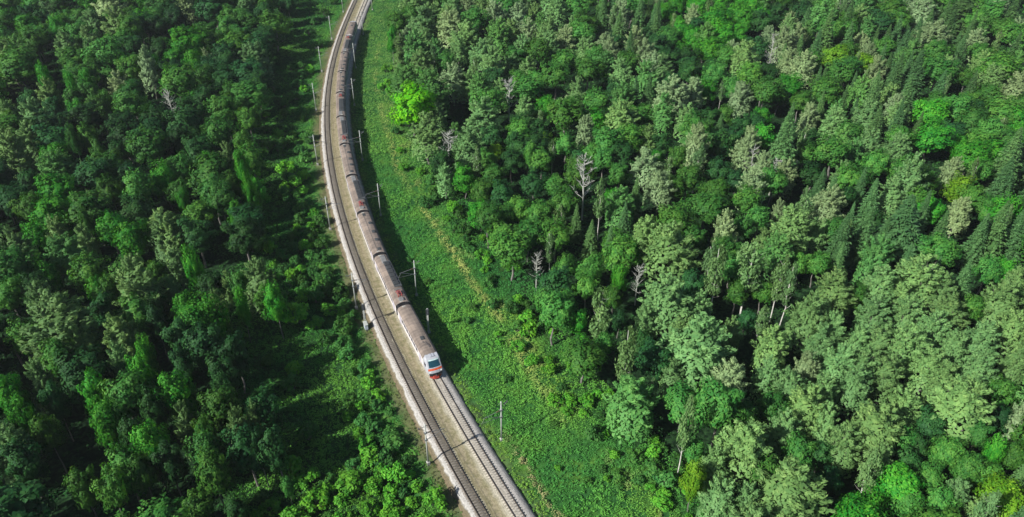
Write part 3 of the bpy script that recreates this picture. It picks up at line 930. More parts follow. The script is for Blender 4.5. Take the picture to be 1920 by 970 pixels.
def spruce(h=18., r=2.9, levels=40):
    """whorls of drooping flat branches, tier upon tier"""
    Ps, Ns, As, Sz, Ts = [], [], [], [], []
    for i in range(levels):
        f = i / (levels - 1)
        z = h * (.08 + .9 * f)
        R0 = r * (1 - f) ** .8 * RNG.uniform(.8, 1.12) + .12
        nb = max(4, int(5 + 6 * (1 - f)))
        a0 = RNG.uniform(0, 6.28)
        for k in range(nb):
            a = a0 + 6.283 * k / nb + RNG.normal() * .12
            Rb = R0 * RNG.uniform(.72, 1.1)
            dirv = np.array([np.cos(a), np.sin(a), 0])
            side_ = np.array([-np.sin(a), np.cos(a), 0])
            tone = RNG.uniform(.25, .75)
            m_ = max(3, int(Rb / .30))
            for j in range(m_):
                g = (j + .6) / m_
                wdt = .42 * (1 - .55 * g) * min(1, Rb)
                for sgn in (-1, 0, 1):
                    p_ = dirv * Rb * g + side_ * sgn * wdt * .8 + np.array([0, 0, z - Rb * .34 * g + .16 * Rb * g * g - .05 * abs(sgn) + RNG.normal() * .05])
                    Ps.append(p_); Ns.append(np.array([0, 0, 1.0]) + dirv * .3 + side_ * sgn * .35 + RNG.normal(size=3) * .28)
                    As.append(dirv + side_ * sgn * .9 + np.array([0, 0, -.3])); Sz.append(RNG.uniform(.24, .40) * (.7 + .5 * (1 - f))); Ts.append(tone + RNG.normal() * .12 + .18 * g)
    V, F_ = rhombs(np.array(Ps), unit(np.array(Ns)), np.array(Sz), .42, align=unit(np.array(As)) * 2)
    crown = mesh_np('crown', V, F_, M_NEEDLE, tone=np.clip(Ts, 0, 1))
    b = MB(); b.path([(0, 0, -.6), (0.05, 0, h * .5), (0, 0, h * .99)], [h * .013, h * .009, .03], 6)
    return crown, b


def dead(h=15., r=2.6, nb=26):
    """bare bleached stem with broken branches and fine twigs"""
    b = MB(); b.path([(0, 0, -.6), (.12, .05, h * .4), (-.05, .15, h * .75), (.1, .1, h)], [h * .014, h * .011, h * .007, .03], 6)
    tw = MB()
    for i in range(nb):
        z = h * RNG.uniform(.35, .97); a = RNG.uniform(0, 6.28); ln = r * RNG.uniform(.4, 1.1) * (1.25 - z / h * .6)
        up = RNG.uniform(.15, .9)
        p0_ = np.array([0, .1, z]); d = unit(np.array([math.cos(a), math.sin(a), up]))
        p1 = p0_ + d * ln * .55; p2 = p0_ + d * ln + np.array([0, 0, .25 * ln])
        tw.path([p0_, p1, p2], [.085, .055, .025], 4)
        for k in range(6):
            g = RNG.uniform(.3, 1); q0 = p0_ + (p2 - p0_) * g
            dd = unit(d + RNG.normal(size=3) * .75 + np.array([0, 0, .3])); tw.path([q0, q0 + dd * ln * RNG.uniform(.22, .5)], [.042, .018], 3)
    return tw, b


def shrub_mesh(h=3.2, r=2.0, nclump=16, nleaf=42, leaf=.30):
    D = rand_dir(nclump, -.1)
    C = D * RNG.uniform(.5, .9, nclump)[:, None] * np.array([r, r, h * .6]) + np.array([0, 0, h * .45])
    Vs, Ts, Fs, o = [], [], [], 0
    b = MB()
    for c, d in zip(C, D):
        n = int(nleaf * RNG.uniform(.7, 1.3)); cr = r * RNG.uniform(.28, .42)
        q = unit(RNG.normal(size=(n, 3))) * (RNG.uniform(.3, 1, n) ** .5)[:, None]
        V, F_ = rhombs(c + q * cr, unit(q * .7 + d * .4 + np.array([0, 0, .4]) + RNG.normal(size=(n, 3)) * .45), leaf * RNG.uniform(.6, 1.3, n))
        Vs.append(V); Fs.append(F_ + o); o += len(V); Ts.append(np.clip(RNG.normal(RNG.uniform(.3, .7), .16, n), 0, 1))
        b.path([(c[0] * .12, c[1] * .12, -.5), tuple(c * np.array([.6, .6, .55])), tuple(c)], [.06, .045, .015], 4)
    return mesh_np('crown', np.concatenate(Vs), np.concatenate(Fs), M_LEAF, tone=np.concatenate(Ts)), b


PROTO = {}


def proto(kind, n, fn, bark, dims):
    L_ = []
    for _ in range(n):
        cr, b = fn()
        if isinstance(cr, MB): cr = cr.mesh('branches', M_DEADWOOD)
        L_.append((cr, b.mesh('trunk', bark)))
    PROTO[kind] = (L_, dims)


proto('poplar', 6, plume, M_BARK, (18., 4.8))
proto('willow', 4, lambda: plume(16., 4.8, .24, 58, 74, .30), M_BARK, (16., 4.8))
proto('round', 6, broadleaf, M_BARK, (16., 4.5))
proto('alder', 5, lambda: broadleaf(15., 3.9, .22, 46, 80, .33, 1.0, .35, .6), M_BARK, (15., 3.9))
proto('maple', 4, lambda: broadleaf(13., 4.2, .18, 62, 84, .30, 1.0, .16, .3), M_BARK, (13., 4.2))
proto('birch', 5, birch, M_BIRCH, (15., 2.3))
proto('spruce', 5, spruce, M_BARK, (18., 2.9))
proto('dead', 4, lambda: dead(15., 2.6, 34), M_DEADWOOD, (15., 2.6))
proto('shrub', 6, shrub_mesh, M_BARK, (3.2, 2.0))

# ------------------------------------------------------------------ the forest
# kind: (object name, prototype, category, word for labels, colour, colour spread)
SPEC = {
    'g': ('poplar_tree', 'poplar', 'poplar', 'grey-green poplar', (.126, .248, .077), .15),
    'a': ('soft_poplar_tree', 'poplar', 'aspen', 'soft green feathery poplar', (.082, .222, .053), .15),  # more of the poplars, in a softer green under a second name
    'o': ('willow_tree', 'willow', 'willow', 'pale silvery willow', (.178, .268, .118), .11),
    'm': ('broadleaf_tree', 'round', 'broadleaf tree', 'mid-green broadleaf tree', (.052, .172, .027), .24),
    'd': ('alder_tree', 'alder', 'alder', 'dark green alder', (.022, .088, .021), .24),
    'b': ('maple_tree', 'maple', 'maple', 'bright green maple', (.042, .225, .018), .18),
    'y': ('maple_tree', 'maple', 'maple', 'yellow-green maple', (.10, .24, .014), .12),
    'l': ('maple_tree', 'maple', 'maple', 'dense lime-green rounded maple', (.095, .36, .008), .03),
    's': ('spruce_tree', 'spruce', 'spruce', 'dark tiered spruce', (.048, .118, .036), .18),
    'i': ('birch_tree', 'birch', 'birch', 'slim white-stemmed birch', (.095, .185, .060), .15),
    'x': ('dead_tree', 'dead', 'dead tree', 'bare bleached dead tree', (.4, .4, .4), .0),
    'u': ('shrub', 'shrub', 'shrub', 'leafy green shrub', (.042, .14, .026), .25),
    'v': ('shrub', 'shrub', 'shrub', 'bright green shrub', (.075, .26, .022), .18),
}
# crowns read off the photograph: centre pixel, width in pixels, kind, and for some a height factor; a few tall ones on the left are added to shade the clearing
SEEN = """
20,122,72,g;40,140,70,m;114,70,24,b,1.6;205,22,60,o;205,112,60,m;175,92,44,g;279,134,34,o,1.3;92,162,22,b,2;138,172,17,b,2;168,170,20,b,1.8;230,170,40,o;20,228,40,g;90,16,24,i;275,12,22,b,1.6;175,6,50,b
60,60,40,b;15,40,34,b;70,95,40,m;130,100,40,g;130,45,24,m;250,70,44,m;225,60,50,g;180,60,40,g;300,60,34,d;300,100,36,d;235,130,36,b;180,140,34,m;105,215,30,d;60,200,36,d;250,215,44,m;200,205,26,m;150,225,30,b
355,14,42,o;360,90,62,b;465,20,42,g;430,66,38,m;515,58,42,m;345,170,60,m;440,186,36,m;424,218,48,m;470,235,36,m;323,208,30,x;388,118,18,o;395,90,40,m;330,95,30,b;400,20,60,d;500,20,36,m;540,16,30,d;430,15,36,m;325,140,40,d;390,135,36,d;380,155,40,m;365,195,36,b
110,305,44,b;25,290,64,g;145,280,22,m,1.8;110,370,60,b;210,370,42,m;155,397,30,b;310,345,54,b;285,288,60,m;75,462,38,b;112,446,42,g;215,440,56,b;40,478,52,g;10,380,34,m;310,452,50,g;60,350,36,d;165,340,22,s;225,300,30,d;190,300,24,m,1.6;170,270,30,m;60,400,46,m;165,465,36,g;170,430,22,m,1.7;250,340,44,d;265,400,36,d
336,326,50,m;397,318,36,b;402,372,50,m;460,330,24,b,2;472,372,20,b,2;477,396,26,b;450,420,30,b;350,396,22,b;372,452,58,d;325,460,44,g;430,298,30,g;375,290,50,d;440,360,30,m;340,365,36,m;415,260,50,m;355,250,60,d;300,240,50,d;455,275,30,m
35,522,72,m;95,536,42,b;122,628,118,g;175,526,50,m;264,552,88,g;235,645,62,g;282,692,32,b,1.5;240,706,42,g;200,595,44,d;20,640,62,d;125,702,52,m;30,570,52,m;190,570,34,b;60,650,50,m;90,590,60,g;160,660,60,g;210,560,40,m;300,590,40,d;305,640,36,d;300,530,36,m
335,516,42,g;370,525,30,b,2;490,545,62,g;525,602,36,b;385,616,80,b;415,594,30,g;465,618,22,b;400,556,44,d;436,556,32,g;355,600,40,b;350,660,50,d;455,560,34,m;505,570,36,m;330,560,30,g
30,770,52,b;60,816,42,b;30,856,72,g;105,846,42,m;90,740,44,g;190,770,42,b;217,818,52,b;245,900,60,m;175,950,52,m;10,955,32,b;260,850,42,d;60,890,56,d;225,945,48,m;280,920,44,m;300,800,40,d;120,790,36,d;280,740,40,b
340,765,54,b;357,815,40,g;455,828,42,g;487,818,32,g;410,915,52,m;375,950,52,m;400,850,26,m;540,910,24,m;330,900,46,d;350,720,40,d;430,780,32,d;440,950,40,d;495,880,28,d;420,790,60,m;470,862,60,d;400,872,56,m;430,728,56,d;500,800,52,d;445,690,54,d;520,870,46,d
772,196,72,l;734,74,18,b,2.2;847,48,56,o;762,76,32,o;800,82,42,g;790,122,42,g;850,152,52,o;905,105,52,g;890,40,52,m;930,30,52,o;903,218,60,g;930,150,42,d;815,165,32,m;842,282,38,x;822,215,36,g;860,95,40,g;880,160,36,g;770,30,36,m;805,30,40,g;838,120,34,m;790,150,26,m;745,40,26,u;748,120,26,g
1005,25,32,g;1045,15,42,g;1075,45,24,g;990,60,42,o;1060,75,42,o;1030,85,42,g;980,92,42,g;1100,92,42,g;1135,84,38,o;1105,136,46,m;1040,146,52,m;990,130,32,g;1210,100,42,o;1226,126,42,o;1165,140,42,g;1258,175,62,o;1165,220,62,g;1120,190,42,m;1110,226,42,b;985,210,38,g;1025,202,38,b;1130,28,36,s;1160,50,34,s;1200,22,36,s;1230,50,34,s;985,166,32,b;955,188,34,x,1.2;1180,95,36,s;1255,70,36,m;1190,180,34,s;1240,130,40,g;960,60,40,g;970,30,44,o;1085,170,36,g;1060,120,40,m;1220,60,30,d;1150,80,30,d;1245,20,36,b;1150,170,30,d;1200,215,40,m;1215,180,34,s
930,286,28,y;870,332,42,b;905,356,40,m;942,362,42,d;880,270,60,g;835,330,34,g;925,330,40,m;960,300,40,d;915,300,36,m;950,400,38,m;900,395,40,b;850,385,30,v;940,440,44,m;975,250,40,m
995,290,24,m,1.6;1027,268,26,y;1015,300,42,m;1095,348,42,x,1.4;1126,380,24,i,1.3;1150,372,30,b;1225,302,32,b;1110,290,42,m;1140,268,52,m;1237,350,52,o;1210,442,56,g;1265,420,62,m;1190,372,32,s;1068,318,24,s;1010,400,52,m;1042,440,52,m;990,440,52,m;1000,342,42,d;1165,292,44,d;1060,270,36,m;1085,300,36,d;1050,370,38,d;975,390,44,m;1240,270,36,d;1270,300,36,m;1170,420,36,s;1150,450,30,m;1130,300,40,m;1180,260,44,m;1215,260,36,g;1265,360,34,m;1160,330,36,m;1185,470,30,b
1006,505,30,x,1.0;1125,590,46,i,1.4;1252,560,92,g;1160,522,26,b,1.6;1195,532,28,x;1100,540,44,m;1085,602,32,b,1.3;1090,645,32,b;1042,530,62,d;1176,672,42,i,1.3;1230,668,62,d;1262,700,44,g;1130,640,36,m;1150,560,30,m;1060,500,40,m;1210,600,44,g;1200,640,36,d;1110,500,44,m;1020,560,36,m;1280,620,52,g;1160,600,26,d;1060,570,40,m
1300,30,32,o;1342,40,52,b;1390,28,44,b;1330,95,50,b;1386,76,30,b;1444,105,22,x,1.5;1482,82,32,o;1478,118,42,o;1548,62,42,s,1.3;1510,46,32,s;1566,108,46,y;1390,180,46,o;1430,216,32,b;1480,228,36,s;1518,215,38,o;1405,140,42,m;1300,172,42,o;1550,170,52,m;1480,160,42,b;1290,110,36,d;1340,140,44,m;1320,170,36,b;1360,110,36,m;1430,40,40,d;1460,25,36,d;1480,50,34,g;1360,215,34,m;1330,220,40,d;1440,140,36,d;1590,40,40,s;1420,90,36,d;1520,120,40,m;1590,80,36,s;1350,75,40,b;1530,90,34,s;1430,165,32,m;1500,190,36,m;1290,220,46,g;1390,235,34,d
1752,66,62,o,1.3;1730,22,52,o;1830,75,38,o;1717,142,44,s,1.4;1692,92,40,s;1806,16,60,s;1642,130,42,o;1615,80,32,o;1745,212,62,b;1792,206,52,m;1872,130,62,m;1910,170,60,o;1880,50,38,m;1910,50,32,o;1630,215,52,g;1682,216,42,g;1835,36,42,m;1650,40,40,d;1690,40,36,m;1770,130,36,g;1800,100,32,s;1840,120,38,g;1660,90,36,m;1680,140,40,s;1760,170,36,s;1810,150,34,m;1850,180,40,m;1830,210,40,d;1880,210,52,m;1640,170,36,g;1780,50,34,s;1860,20,44,m;1900,20,40,s;1610,30,36,g;1700,180,40,s;1900,100,38,s;1620,120,34,y;1670,180,36,g;1820,170,32,s;1905,225,44,b
1303,276,46,o,1.5;1352,270,52,d;1400,288,52,o;1432,312,36,o;1470,326,42,o;1470,272,62,s;1560,288,62,m;1325,392,62,m;1358,432,42,o,1.2;1480,432,80,g;1460,396,24,o;1552,386,62,o;1400,382,52,m;1422,415,38,m;1290,340,44,m;1345,320,44,d;1380,340,36,d;1520,330,42,d;1590,340,44,m;1390,430,36,m;1300,450,40,m;1430,460,40,g;1530,440,44,g;1560,440,44,m;1340,360,40,m;1430,255,44,b;1520,260,36,d;1510,290,34,m;1410,310,30,x;1450,330,28,x;1360,475,52,m;1595,250,44,m;1580,330,40,g
1702,336,62,g,1.3;1690,432,112,s,1.2;1632,382,44,s;1800,362,52,y;1797,402,46,o;1852,290,52,b;1892,300,62,s;1880,400,60,b;1865,436,62,s;1760,470,52,m;1830,450,50,s;1620,442,52,s;1655,456,44,s;1640,310,46,m;1680,280,50,g;1750,260,60,b;1830,330,40,m;1880,350,50,s;1740,400,44,b;1760,440,44,s;1905,440,50,s;1670,370,50,g;1720,380,44,m;1630,270,50,g;1610,340,40,m;1720,470,44,m;1785,250,40,d;1820,380,44,m;1910,260,44,b;1850,400,40,m;1640,420,36,d
1308,642,112,g;1346,512,42,i,1.3;1405,512,50,i,1.4;1462,528,30,i,1.3;1450,645,64,g;1520,592,82,g;1566,546,72,g;1510,686,52,o;1480,722,62,g;1572,682,62,g;1350,762,82,m,1.4;1300,530,44,d;1380,550,40,m;1480,540,30,i,1.2;1430,550,36,m;1310,575,50,g;1370,620,40,g;1440,700,52,g;1560,620,60,g;1540,640,52,g;1400,600,30,d;1530,500,40,m;1500,500,36,m
1650,540,72,g;1722,520,82,g;1762,546,52,g;1640,592,62,g;1702,592,62,g;1780,592,62,g;1652,642,62,g;1702,652,72,g;1742,692,60,g;1622,692,62,g;1842,642,62,g;1832,702,72,g;1880,562,72,g;1900,622,62,g;1902,682,52,g;1662,702,62,g;1602,722,62,g;1805,530,44,s;1850,510,44,m;1750,620,56,g;1790,650,50,g;1880,510,44,b;1905,530,44,g;1820,580,40,m;1690,560,50,g;1610,640,50,g;1770,720,56,g;1870,740,50,m;1600,560,44,m
1400,832,104,g;1485,920,122,g;1472,802,62,g;1302,900,34,y,1.9;1582,830,64,g;1350,932,74,g;1592,950,34,b;1512,762,72,g;1450,760,52,m;1540,740,60,g;1550,790,52,g;1430,880,60,m;1287,800,30,i,1.5;1400,940,60,g;1540,850,40,d;1340,870,60,g;1560,900,40,d;1500,840,50,m;1300,850,36,m;1390,780,50,m
1640,800,92,g;1700,872,44,d;1682,912,72,b;1802,762,104,g;1772,852,52,m;1812,882,54,m;1862,852,32,b,1.7;1882,942,84,y;1622,952,62,b;1910,792,44,o;1760,942,52,m;1690,770,60,g;1740,800,52,d;1850,900,44,m;1650,870,52,g;1720,840,40,d;1790,930,52,g;1870,790,40,d;1900,860,50,m;1740,900,44,m;1700,950,50,m;1830,820,44,m;1910,900,44,s;1840,960,50,g;1690,830,40,m
"""
# broad character of the wood, one letter per 96-pixel square of the photograph ('.' = open ground)
GRID = ["mmmmmd..gggmsbbsmssm", "gmmbd...ggmmmdmsssmg", "gdddm...gmdmmgsmgsbm", "ddmmm...mdmmmgomssms", "dmdmd....mmsmgmgssss",
        "mdmgd.....mmgmmgggsg", "dmmdd.....bmgggggggg", "ddmdd......mgmgggggg", "ddbdd.......mmgggdmm", "ddmdd........yggbmms"]
# dark gaps between the trees: pixel and radius in pixels
GAPS = [(95, 125, 26), (300, 85, 26), (295, 190, 34), (40, 200, 22), (20, 195, 30), (60, 340, 30), (250, 300, 30), (170, 440, 28), (40, 430, 40), (420, 480, 40), (440, 530, 38), (170, 495, 30), (60, 700, 52), (30, 690, 44), (140, 880, 52), (90, 930, 44), (165, 830, 40),
        (380, 700, 24), (450, 980, 24), (410, 420, 26), (330, 480, 22), (230, 470, 20), (300, 760, 26), (865, 110, 22), (865, 165, 18), (1075, 450, 28), (1095, 470, 28), (1165, 580, 22), (1165, 620, 24), (1080, 160, 14), (1140, 155, 16), (1240, 380, 24),
        (1370, 600, 40), (1395, 640, 34), (1345, 330, 20), (1475, 370, 22), (1640, 415, 26), (1785, 425, 30), (1795, 470, 26), (1740, 290, 24), (1780, 270, 18), (1730, 170, 18), (1810, 560, 26), (1780, 650, 22), (1560, 870, 40), (1580, 910, 40), (1720, 800, 42), (1700, 960, 36), (1870, 760, 34), (1420, 85, 22), (1820, 110, 22), (1310, 690, 24), (1680, 830, 26), (1450, 510, 20), (975, 330, 20), (1000, 370, 20), (1010, 300, 14), (1330, 180, 18), (1500, 300, 16), (1600, 500, 20)]


class Tree:
    __slots__ = ('x', 'y', 'r', 'h', 'k', 's', 'd', 'px')


TREES = []
CELL = {}


def put(x, y, r, h, k, force=False, pack=.66, seen=1.0):
    ci, cj = int(x // 8), int(y // 8)
    if not force:
        for a in range(ci - 2, ci + 3):
            for b_ in range(cj - 2, cj + 3):
                for q in CELL.get((a, b_), ()):
                    if (q.x - x) ** 2 + (q.y - y) ** 2 < (pack * (q.r + r) * (seen if q.px else 1)) ** 2: return None
    t_ = Tree(); t_.x, t_.y, t_.r, t_.h, t_.k = x, y, r, h, k
    t_.px = 1 if force else 0
    TREES.append(t_); CELL.setdefault((ci, cj), []).append(t_)
    return t_


HEIGHT = {'g': (7, .92, 18), 'a': (7, .95, 18), 'o': (7, .92, 17), 'm': (5.5, 1.0, 16.5), 'd': (5, 1.0, 16), 'b': (4.5, 1.0, 15), 'y': (4, 1.0, 14), 'l': (6.5, 1.1, 17), 's': (7, 1.5, 20), 'i': (9, 1.5, 18), 'x': (8, 1.0, 18), 'u': (.6, .7, 5), 'v': (.6, .7, 5)}
for item in SEEN.replace('\n', ';').split(';'):
    item = item.strip()
    if not item: continue
    q = item.split(',')
    px, py, w, k = float(q[0]), float(q[1]), float(q[2]), q[3]
    kf = float(q[4]) if len(q) > 4 else 1.0
    z = 9.0
    for _ in range(4):
        x, y = at(px, py, z)
        dep = pix(x, y, z)[2]
        r = w / 2 / (FPX / dep)
        a, b_, mx_ = HEIGHT[k]
        h = min((a + b_ * r * 2) * kf, mx_ * 1.1)
        z = h * (.64 if k not in 'sx' else .55) - 1.5
    s_, d_ = (float(v[0]) for v in to_rail([(x, y)]))
    if d_ < 0 and k not in 'uvxi': h = min(max(h * 1.2, 13.0 if s_ > 80 else 16.0), 21) if s_ > 36 else min(h, 12)
    put(x, y, r * 1.15, h, k, True)
NSEEN = len(TREES)

# the rest of the wood
XF = lambda Y: 300 + .62 * Y
cand = RNG.uniform(0, 1, (26000, 2))
PX = -150 + cand[:, 0] * 2220
PY = -95 + cand[:, 1] * 1365
gap = np.array(GAPS, float)
cx, cy = [], []
gpts = []
for px, py in zip(PX, PY):
    gpts.append(at(px, py, 9.0))
gpts = np.array(gpts)
fs, fd = to_rail(gpts)
er, el_ = edge_right(fs), edge_left(fs)
for i in range(len(gpts)):
    px, py = PX[i], PY[i]
    s, d = fs[i], fd[i]
    if not (d > er[i] + 2 or d < el_[i] - 1): continue
    dep = pix(gpts[i][0], gpts[i][1], 9)[2]
    if np.any(np.hypot(gap[:, 0] - px, gap[:, 1] - py) < gap[:, 2] + .42 * 4.2 * FPX / dep) and py < 985: continue
    cc_, rr_ = int(min(max(px / 96, 0), 19)), int(min(max(py / 97, 0), 9))
    k = GRID[rr_][cc_]
    if k == '.': k = 'm' if d > 0 else 'd'
    u = RNG.uniform()
    if u < .30: k = RNG.choice(list('mmdagaoi')) if d > 0 else RNG.choice(list('mmddgdb'))
    if k == 'g' and RNG.uniform() < .45: k = 'a'
    if k == 's' and RNG.uniform() < .55: k = RNG.choice(list('mao'))
    base = {'g': 6.2, 'a': 5.7, 'o': 5.3, 'm': 5.6, 'd': 5.1, 'b': 4.3, 'y': 2.8, 's': 3.4, 'i': 2.1, 'x': 2.0}[k]
    r = base * RNG.uniform(.62, 1.2) * (1.08 if d < 0 else 1.05)
    a, b_, mx_ = HEIGHT[k]
    h = min((a + b_ * r * 2) * RNG.uniform(.82, 1.08), mx_)
    if d < 0: h = (max(h, RNG.uniform(13, 17) if s > 80 else RNG.uniform(15.5, 18)) if k != 's' else h) if s > 36 else min(h, 11)
    put(gpts[i][0], gpts[i][1], r, h, k, pack=.75 if d > 0 else .73, seen=1.1)
NTREE = len(TREES)

# shrubs: between the line and the wood on the left, along the forest edge and in the verge on the right
for _ in range(5200):
    px, py = RNG.uniform(380, 1420), RNG.uniform(-20, 1010)
    x, y = at(px, py, 0)
    s, d = (v[0] for v in to_rail([(x, y)]))
    if d < 0:
        e_ = float(edge_left(s))
        if not (e_ - 3 < d < -11.5): continue
        dens = .95 if d > -22 else .45
        dark = py > 560 and 420 < px < 650 and d < -16 and py < 880
        if dark: dens = .03
        if RNG.uniform() > dens: continue
        r = RNG.uniform(.9, 2.3) * (1.25 if d > -24 and RNG.uniform() < .25 else 1)
        put(x, y, r, r * RNG.uniform(1.3, 1.9), 'u' if RNG.uniform() < (.2 if py > 850 else .78) else 'v', pack=.62)
    else:
        e_ = float(edge_right(s))
        q = d - e_
        if not (-26 < q < 6) or d < 7: continue
        if RNG.uniform() > (.95 if q > -3 else .2 if q > -9 else .10): continue
        r = RNG.uniform(.9, 2.2) if q > -6 else RNG.uniform(.45, 1.1)
        put(x, y, r, r * RNG.uniform(1.2, 1.8), 'u' if RNG.uniform() < .35 else 'v', pack=.72)

P_ = np.array([(t_.x, t_.y) for t_ in TREES]); ss, dd_ = to_rail(P_)
zz = ground_z(P_[:, 0], P_[:, 1], ss, dd_)
keep = []
for t_, s, d in zip(TREES, ss, dd_):
    t_.s, t_.d = float(s), float(d)
    px, py, dep = pix(t_.x, t_.y, t_.h * .6 - 1.5)
    t_.px = 2 * t_.r * FPX / dep if (-40 < px < 1960 and -40 < py < 1040) else 0
    keep.append(t_)
# no more than 300 of one kind: those that show largest
CAP = 300
order, count, chosen, rest = sorted(range(len(TREES)), key=lambda i: (i >= NSEEN, -TREES[i].px)), {}, set(), []
for i in order:
    nm = SPEC[TREES[i].k][0]
    if count.get(nm, 0) < CAP: count[nm] = count.get(nm, 0) + 1; chosen.add(i)
    else: rest.append(i)
print('TREES', NSEEN, NTREE, len(TREES), count, 'rest', len(rest))

# words that single each tree out: its look, side, place along the train and rank out from the rails
SIDEW = {True: "right", False: "left"}


def tree_place(s):
    w_ = place_word(s)
    if w_.startswith('the train'): return 'beside ' + w_
    return 'behind the train' if 'behind' in w_ else 'ahead of the train' if 'ahead' in w_ else 'past the nearest masts'


bucket = {}
for i in sorted(chosen):
    t_ = TREES[i]
    w_ = SPEC[t_.k][3]
    bucket.setdefault((w_, t_.d > 0, tree_place(t_.s)), []).append(i)
LABEL = {}
for (w_, rs, pl), L_ in bucket.items():
    L_.sort(key=lambda i: abs(TREES[i].d))
    for n, i in enumerate(L_):
        o_ = ORD[n + 1] if n + 1 < len(ORD) else None
        if o_ is None: o_ = f"number {n + 1}"
        LABEL[i] = f"{o_ if len(L_) > 1 else 'only'} {w_} out from the tracks' {'right' if rs else 'left'} side, {pl}"

GROUPS = {'poplar_tree': 'poplars of the wood', 'broadleaf_tree': 'broadleaf trees of the wood', 'alder_tree': 'alders of the wood', 'maple_tree': 'maples of the wood', 'spruce_tree': 'spruces of the wood',
          'birch_tree': 'birches of the wood', 'soft_poplar_tree': 'soft green poplars of the wood', 'willow_tree': 'willows of the wood', 'dead_tree': 'dead trees in the wood', 'shrub': 'shrubs along the railway'}
rt = random.Random(5)


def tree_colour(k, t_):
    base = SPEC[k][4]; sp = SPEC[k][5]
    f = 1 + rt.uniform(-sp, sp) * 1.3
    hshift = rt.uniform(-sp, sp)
    if t_.d < 0 and k in 'mgdab': f *= .80                 # left side's shade put into the colour; the kinds are the same
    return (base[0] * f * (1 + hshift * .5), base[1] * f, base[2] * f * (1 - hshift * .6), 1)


def matrix(t_, z, dims):
    kx = t_.r / dims[1]; kz = t_.h / dims[0]
    return (t_.x, t_.y, z - .15), (rt.uniform(-.025, .025), rt.uniform(-.025, .025), rt.uniform(0, 6.283)), (kx * rt.uniform(.93, 1.07), kx * rt.uniform(.93, 1.07), kz)


for i in sorted(chosen):
    t_ = TREES[i]
    nm, pr, cat, w_, _c0, _sp = SPEC[t_.k]
    variants, dims = PROTO[pr]
    cr, tr = variants[rt.randrange(len(variants))]
    lo, ro, sc = matrix(t_, zz[i], dims)
    root = bpy.data.objects.new(nm, None); COL.objects.link(root)
    root.location, root.rotation_euler, root.scale = lo, ro, sc
    root.empty_display_size = .5
    tag(root, LABEL[i], cat, GROUPS[nm])
    a = bpy.data.objects.new('trunk' if nm != 'shrub' else 'stem', tr); COL.objects.link(a); a.parent = root
    b_ = bpy.data.objects.new('crown' if nm != 'dead_tree' else 'branches', cr); COL.objects.link(b_); b_.parent = root
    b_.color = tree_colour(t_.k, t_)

# ------------------------------------------------------------------ ground plants
def herbs(name, P, rad, hgt, colour, per, leaf, kind='stuff'):
    """tussocks and herb clumps at points P (n,3)"""
    n = len(P)
    q = unit(RNG.normal(size=(n, per, 3))); q[..., 2] = np.abs(q[..., 2])
    k = RNG.uniform(.35, 1, (n, per, 1)) ** .5
    pos = P[:, None] + q * k * np.stack([rad, rad, hgt], -1)[:, None]
    nrm = unit(q * .55 + np.array([0, 0, .9]) + RNG.normal(size=(n, per, 3)) * .38)
    V, F_ = rhombs(pos.reshape(-1, 3), nrm.reshape(-1, 3), (leaf[:, None] * RNG.uniform(.6, 1.3, (n, per))).ravel(), .5)
    c_ = colour[:, None] * RNG.uniform(.78, 1.22, (n, per, 1))
    o = link(name, mesh_np(name, V, F_, M_HERB, color=c_.reshape(-1, 3)))
    tag(o, kind=kind)
    return o


# verge on the right and the open strip on the left
n = 210000
gxy = np.stack([RNG.uniform(-170, 75, n), RNG.uniform(72, 410, n)], -1)
s_, d_ = to_rail(gxy)
er, el_ = edge_right(s_), edge_left(s_)
pxs, pys, dps = pix(gxy[:, 0], gxy[:, 1], 0)
inr = (d_ > 3.1) & (d_ < er + 7)
inl = (d_ < -8.2) & (d_ > el_ - 6)
vis = (pxs > -40) & (pxs < 1960) & (pys < 1030)
nearw = RNG.uniform(0, 1, n) < np.clip((dps / 150.) ** -1.0 * 1.1, .30, 1)
ok = (inr | inl) & vis & nearw
g2, s2, d2, e2 = gxy[ok], s_[ok], d_[ok], er[ok]
left_ = d2 < 0
nz = vnoise(g2[:, 0], g2[:, 1], 7, 21); nz2 = vnoise(g2[:, 0], g2[:, 1], 2.6, 22); nz3 = vnoise(g2[:, 0], g2[:, 1], 19, 23)
colr = np.empty((len(g2), 3))
dark_, midc, brt, yel, tan, brn = map(np.array, ((.036, .150, .036), (.064, .220, .038), (.105, .275, .042), (.18, .31, .045), (.27, .24, .115), (.16, .12, .06)))
mixv = np.clip((nz * .42 + nz2 * .26 + nz3 * .62 - .36) * 1.8, 0, 1)[:, None]
colr[:] = np.where(mixv < .5, dark_ + (midc - dark_) * mixv * 2, midc + (brt - midc) * (mixv - .5) * 2)
# yellow-green fringe by the ballast, a dry tan ribbon behind it, rusty and yellowish patches near the wood
ribbon = 1.3 * np.exp(-((d2 - 6.4 - .7 * (nz - .5)) / .62) ** 2) * smooth(34, 24, s2) * smooth(.12, .4, nz2) * (~left_)
fringe = np.exp(-((d2 - 4.3) / 1.1) ** 2) * (~left_)
wf = np.exp(-((d2 - (e2 - 4 + 6 * (nz3 - .5))) / 3.2) ** 2) * (~left_)
colr += (yel - colr) * np.clip(fringe * .75 + wf * .55 * smooth(.3, .7, nz3), 0, .8)[:, None]
colr += (tan - colr) * np.clip(ribbon + wf * smooth(.6, .9, nz2) * .4, 0, .9)[:, None]
path_ = np.exp(-((d2 - (e2 - 6.5 + 2.5 * (nz3 - .5))) / 1.1) ** 2) * (~left_) * smooth(20, 60, s2) * smooth(.15, .5, nz)
colr += (np.array([.34, .37, .11]) - colr) * (.85 * path_)[:, None]
far_ = smooth(120, 230, s2) * (~left_)
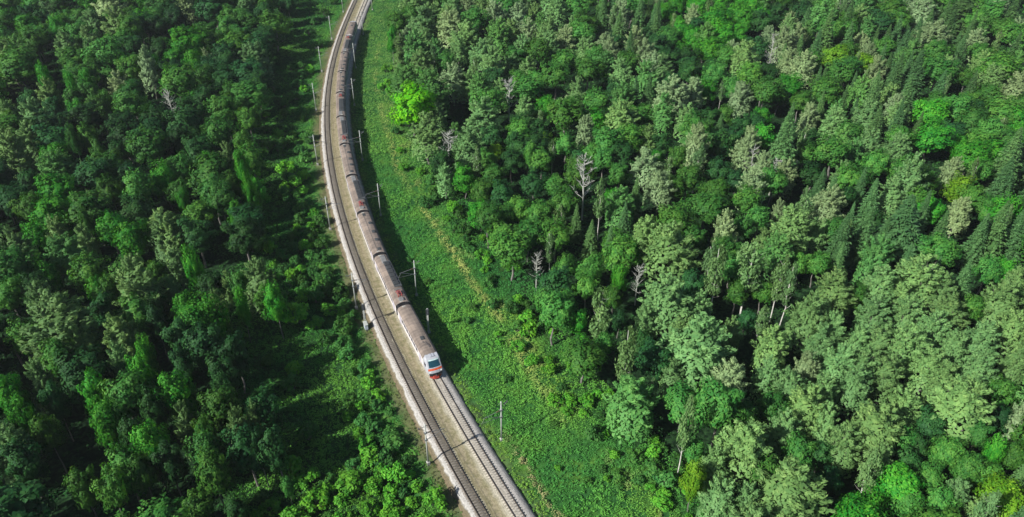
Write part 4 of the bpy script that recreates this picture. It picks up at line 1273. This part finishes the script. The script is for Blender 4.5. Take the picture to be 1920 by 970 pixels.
colr += (np.array([.15, .27, .070]) - colr) * (far_ * .55)[:, None]
colr += (np.array([.085, .21, .022]) - colr) * (.75 * np.exp(-((d2 + 22) / 5.5) ** 2 - ((s2 - 29) / 9.) ** 2))[:, None]
sb = np.exp(-((d2 + 9.0) / .9) ** 2)
colr += (brn - colr) * (sb * .7)[:, None]
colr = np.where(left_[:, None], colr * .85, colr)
z2 = ground_z(g2[:, 0], g2[:, 1], s2, d2)
sz = np.where(left_, .6, .40 + .50 * nz) * np.where((np.abs(d2 - 4) < 1.6) | ((d2 < 0) & (d2 > -10.5)), .45, 1.0)
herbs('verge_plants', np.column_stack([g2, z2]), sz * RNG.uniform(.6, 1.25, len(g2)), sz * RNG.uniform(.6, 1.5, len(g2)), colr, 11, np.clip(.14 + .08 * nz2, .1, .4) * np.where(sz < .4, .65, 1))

# undergrowth on the forest floor
n = 30000
gxy = np.stack([RNG.uniform(-330, 330, n), RNG.uniform(62, 430, n)], -1)
s_, d_ = to_rail(gxy)
pxs, pys, dps = pix(gxy[:, 0], gxy[:, 1], 0)
ok = ((d_ > edge_right(s_) + 5) | (d_ < edge_left(s_) - 4)) & (pxs > -60) & (pxs < 1980) & (pys < 1060)
g2, s2, d2 = gxy[ok], s_[ok], d_[ok]
nz = vnoise(g2[:, 0], g2[:, 1], 9, 31)[:, None]
colr = np.array([.016, .062, .020]) + (np.array([.040, .115, .025]) - np.array([.016, .062, .020])) * nz
z2 = ground_z(g2[:, 0], g2[:, 1], s2, d2)
u = RNG.uniform(.6, 1.7, len(g2))
herbs('undergrowth', np.column_stack([g2, z2]), u, u * RNG.uniform(.6, 1.1, len(g2)), colr, 14, np.full(len(g2), .34))

# ------------------------------------------------------------------ thin summer haze in the air
b = MB(); b.box(-900, 900, -60, 1100, -14, 122)
m, t, N, L, out = mat('haze')
pv = N('ShaderNodeVolumePrincipled'); pv.inputs['Color'].default_value = (.86, .93, 1, 1); pv.inputs['Density'].default_value = .00006; pv.inputs['Anisotropy'].default_value = .2
L(pv.outputs[0], out.inputs['Volume'])
tag(link('haze', b.mesh('haze', m)), kind='stuff')
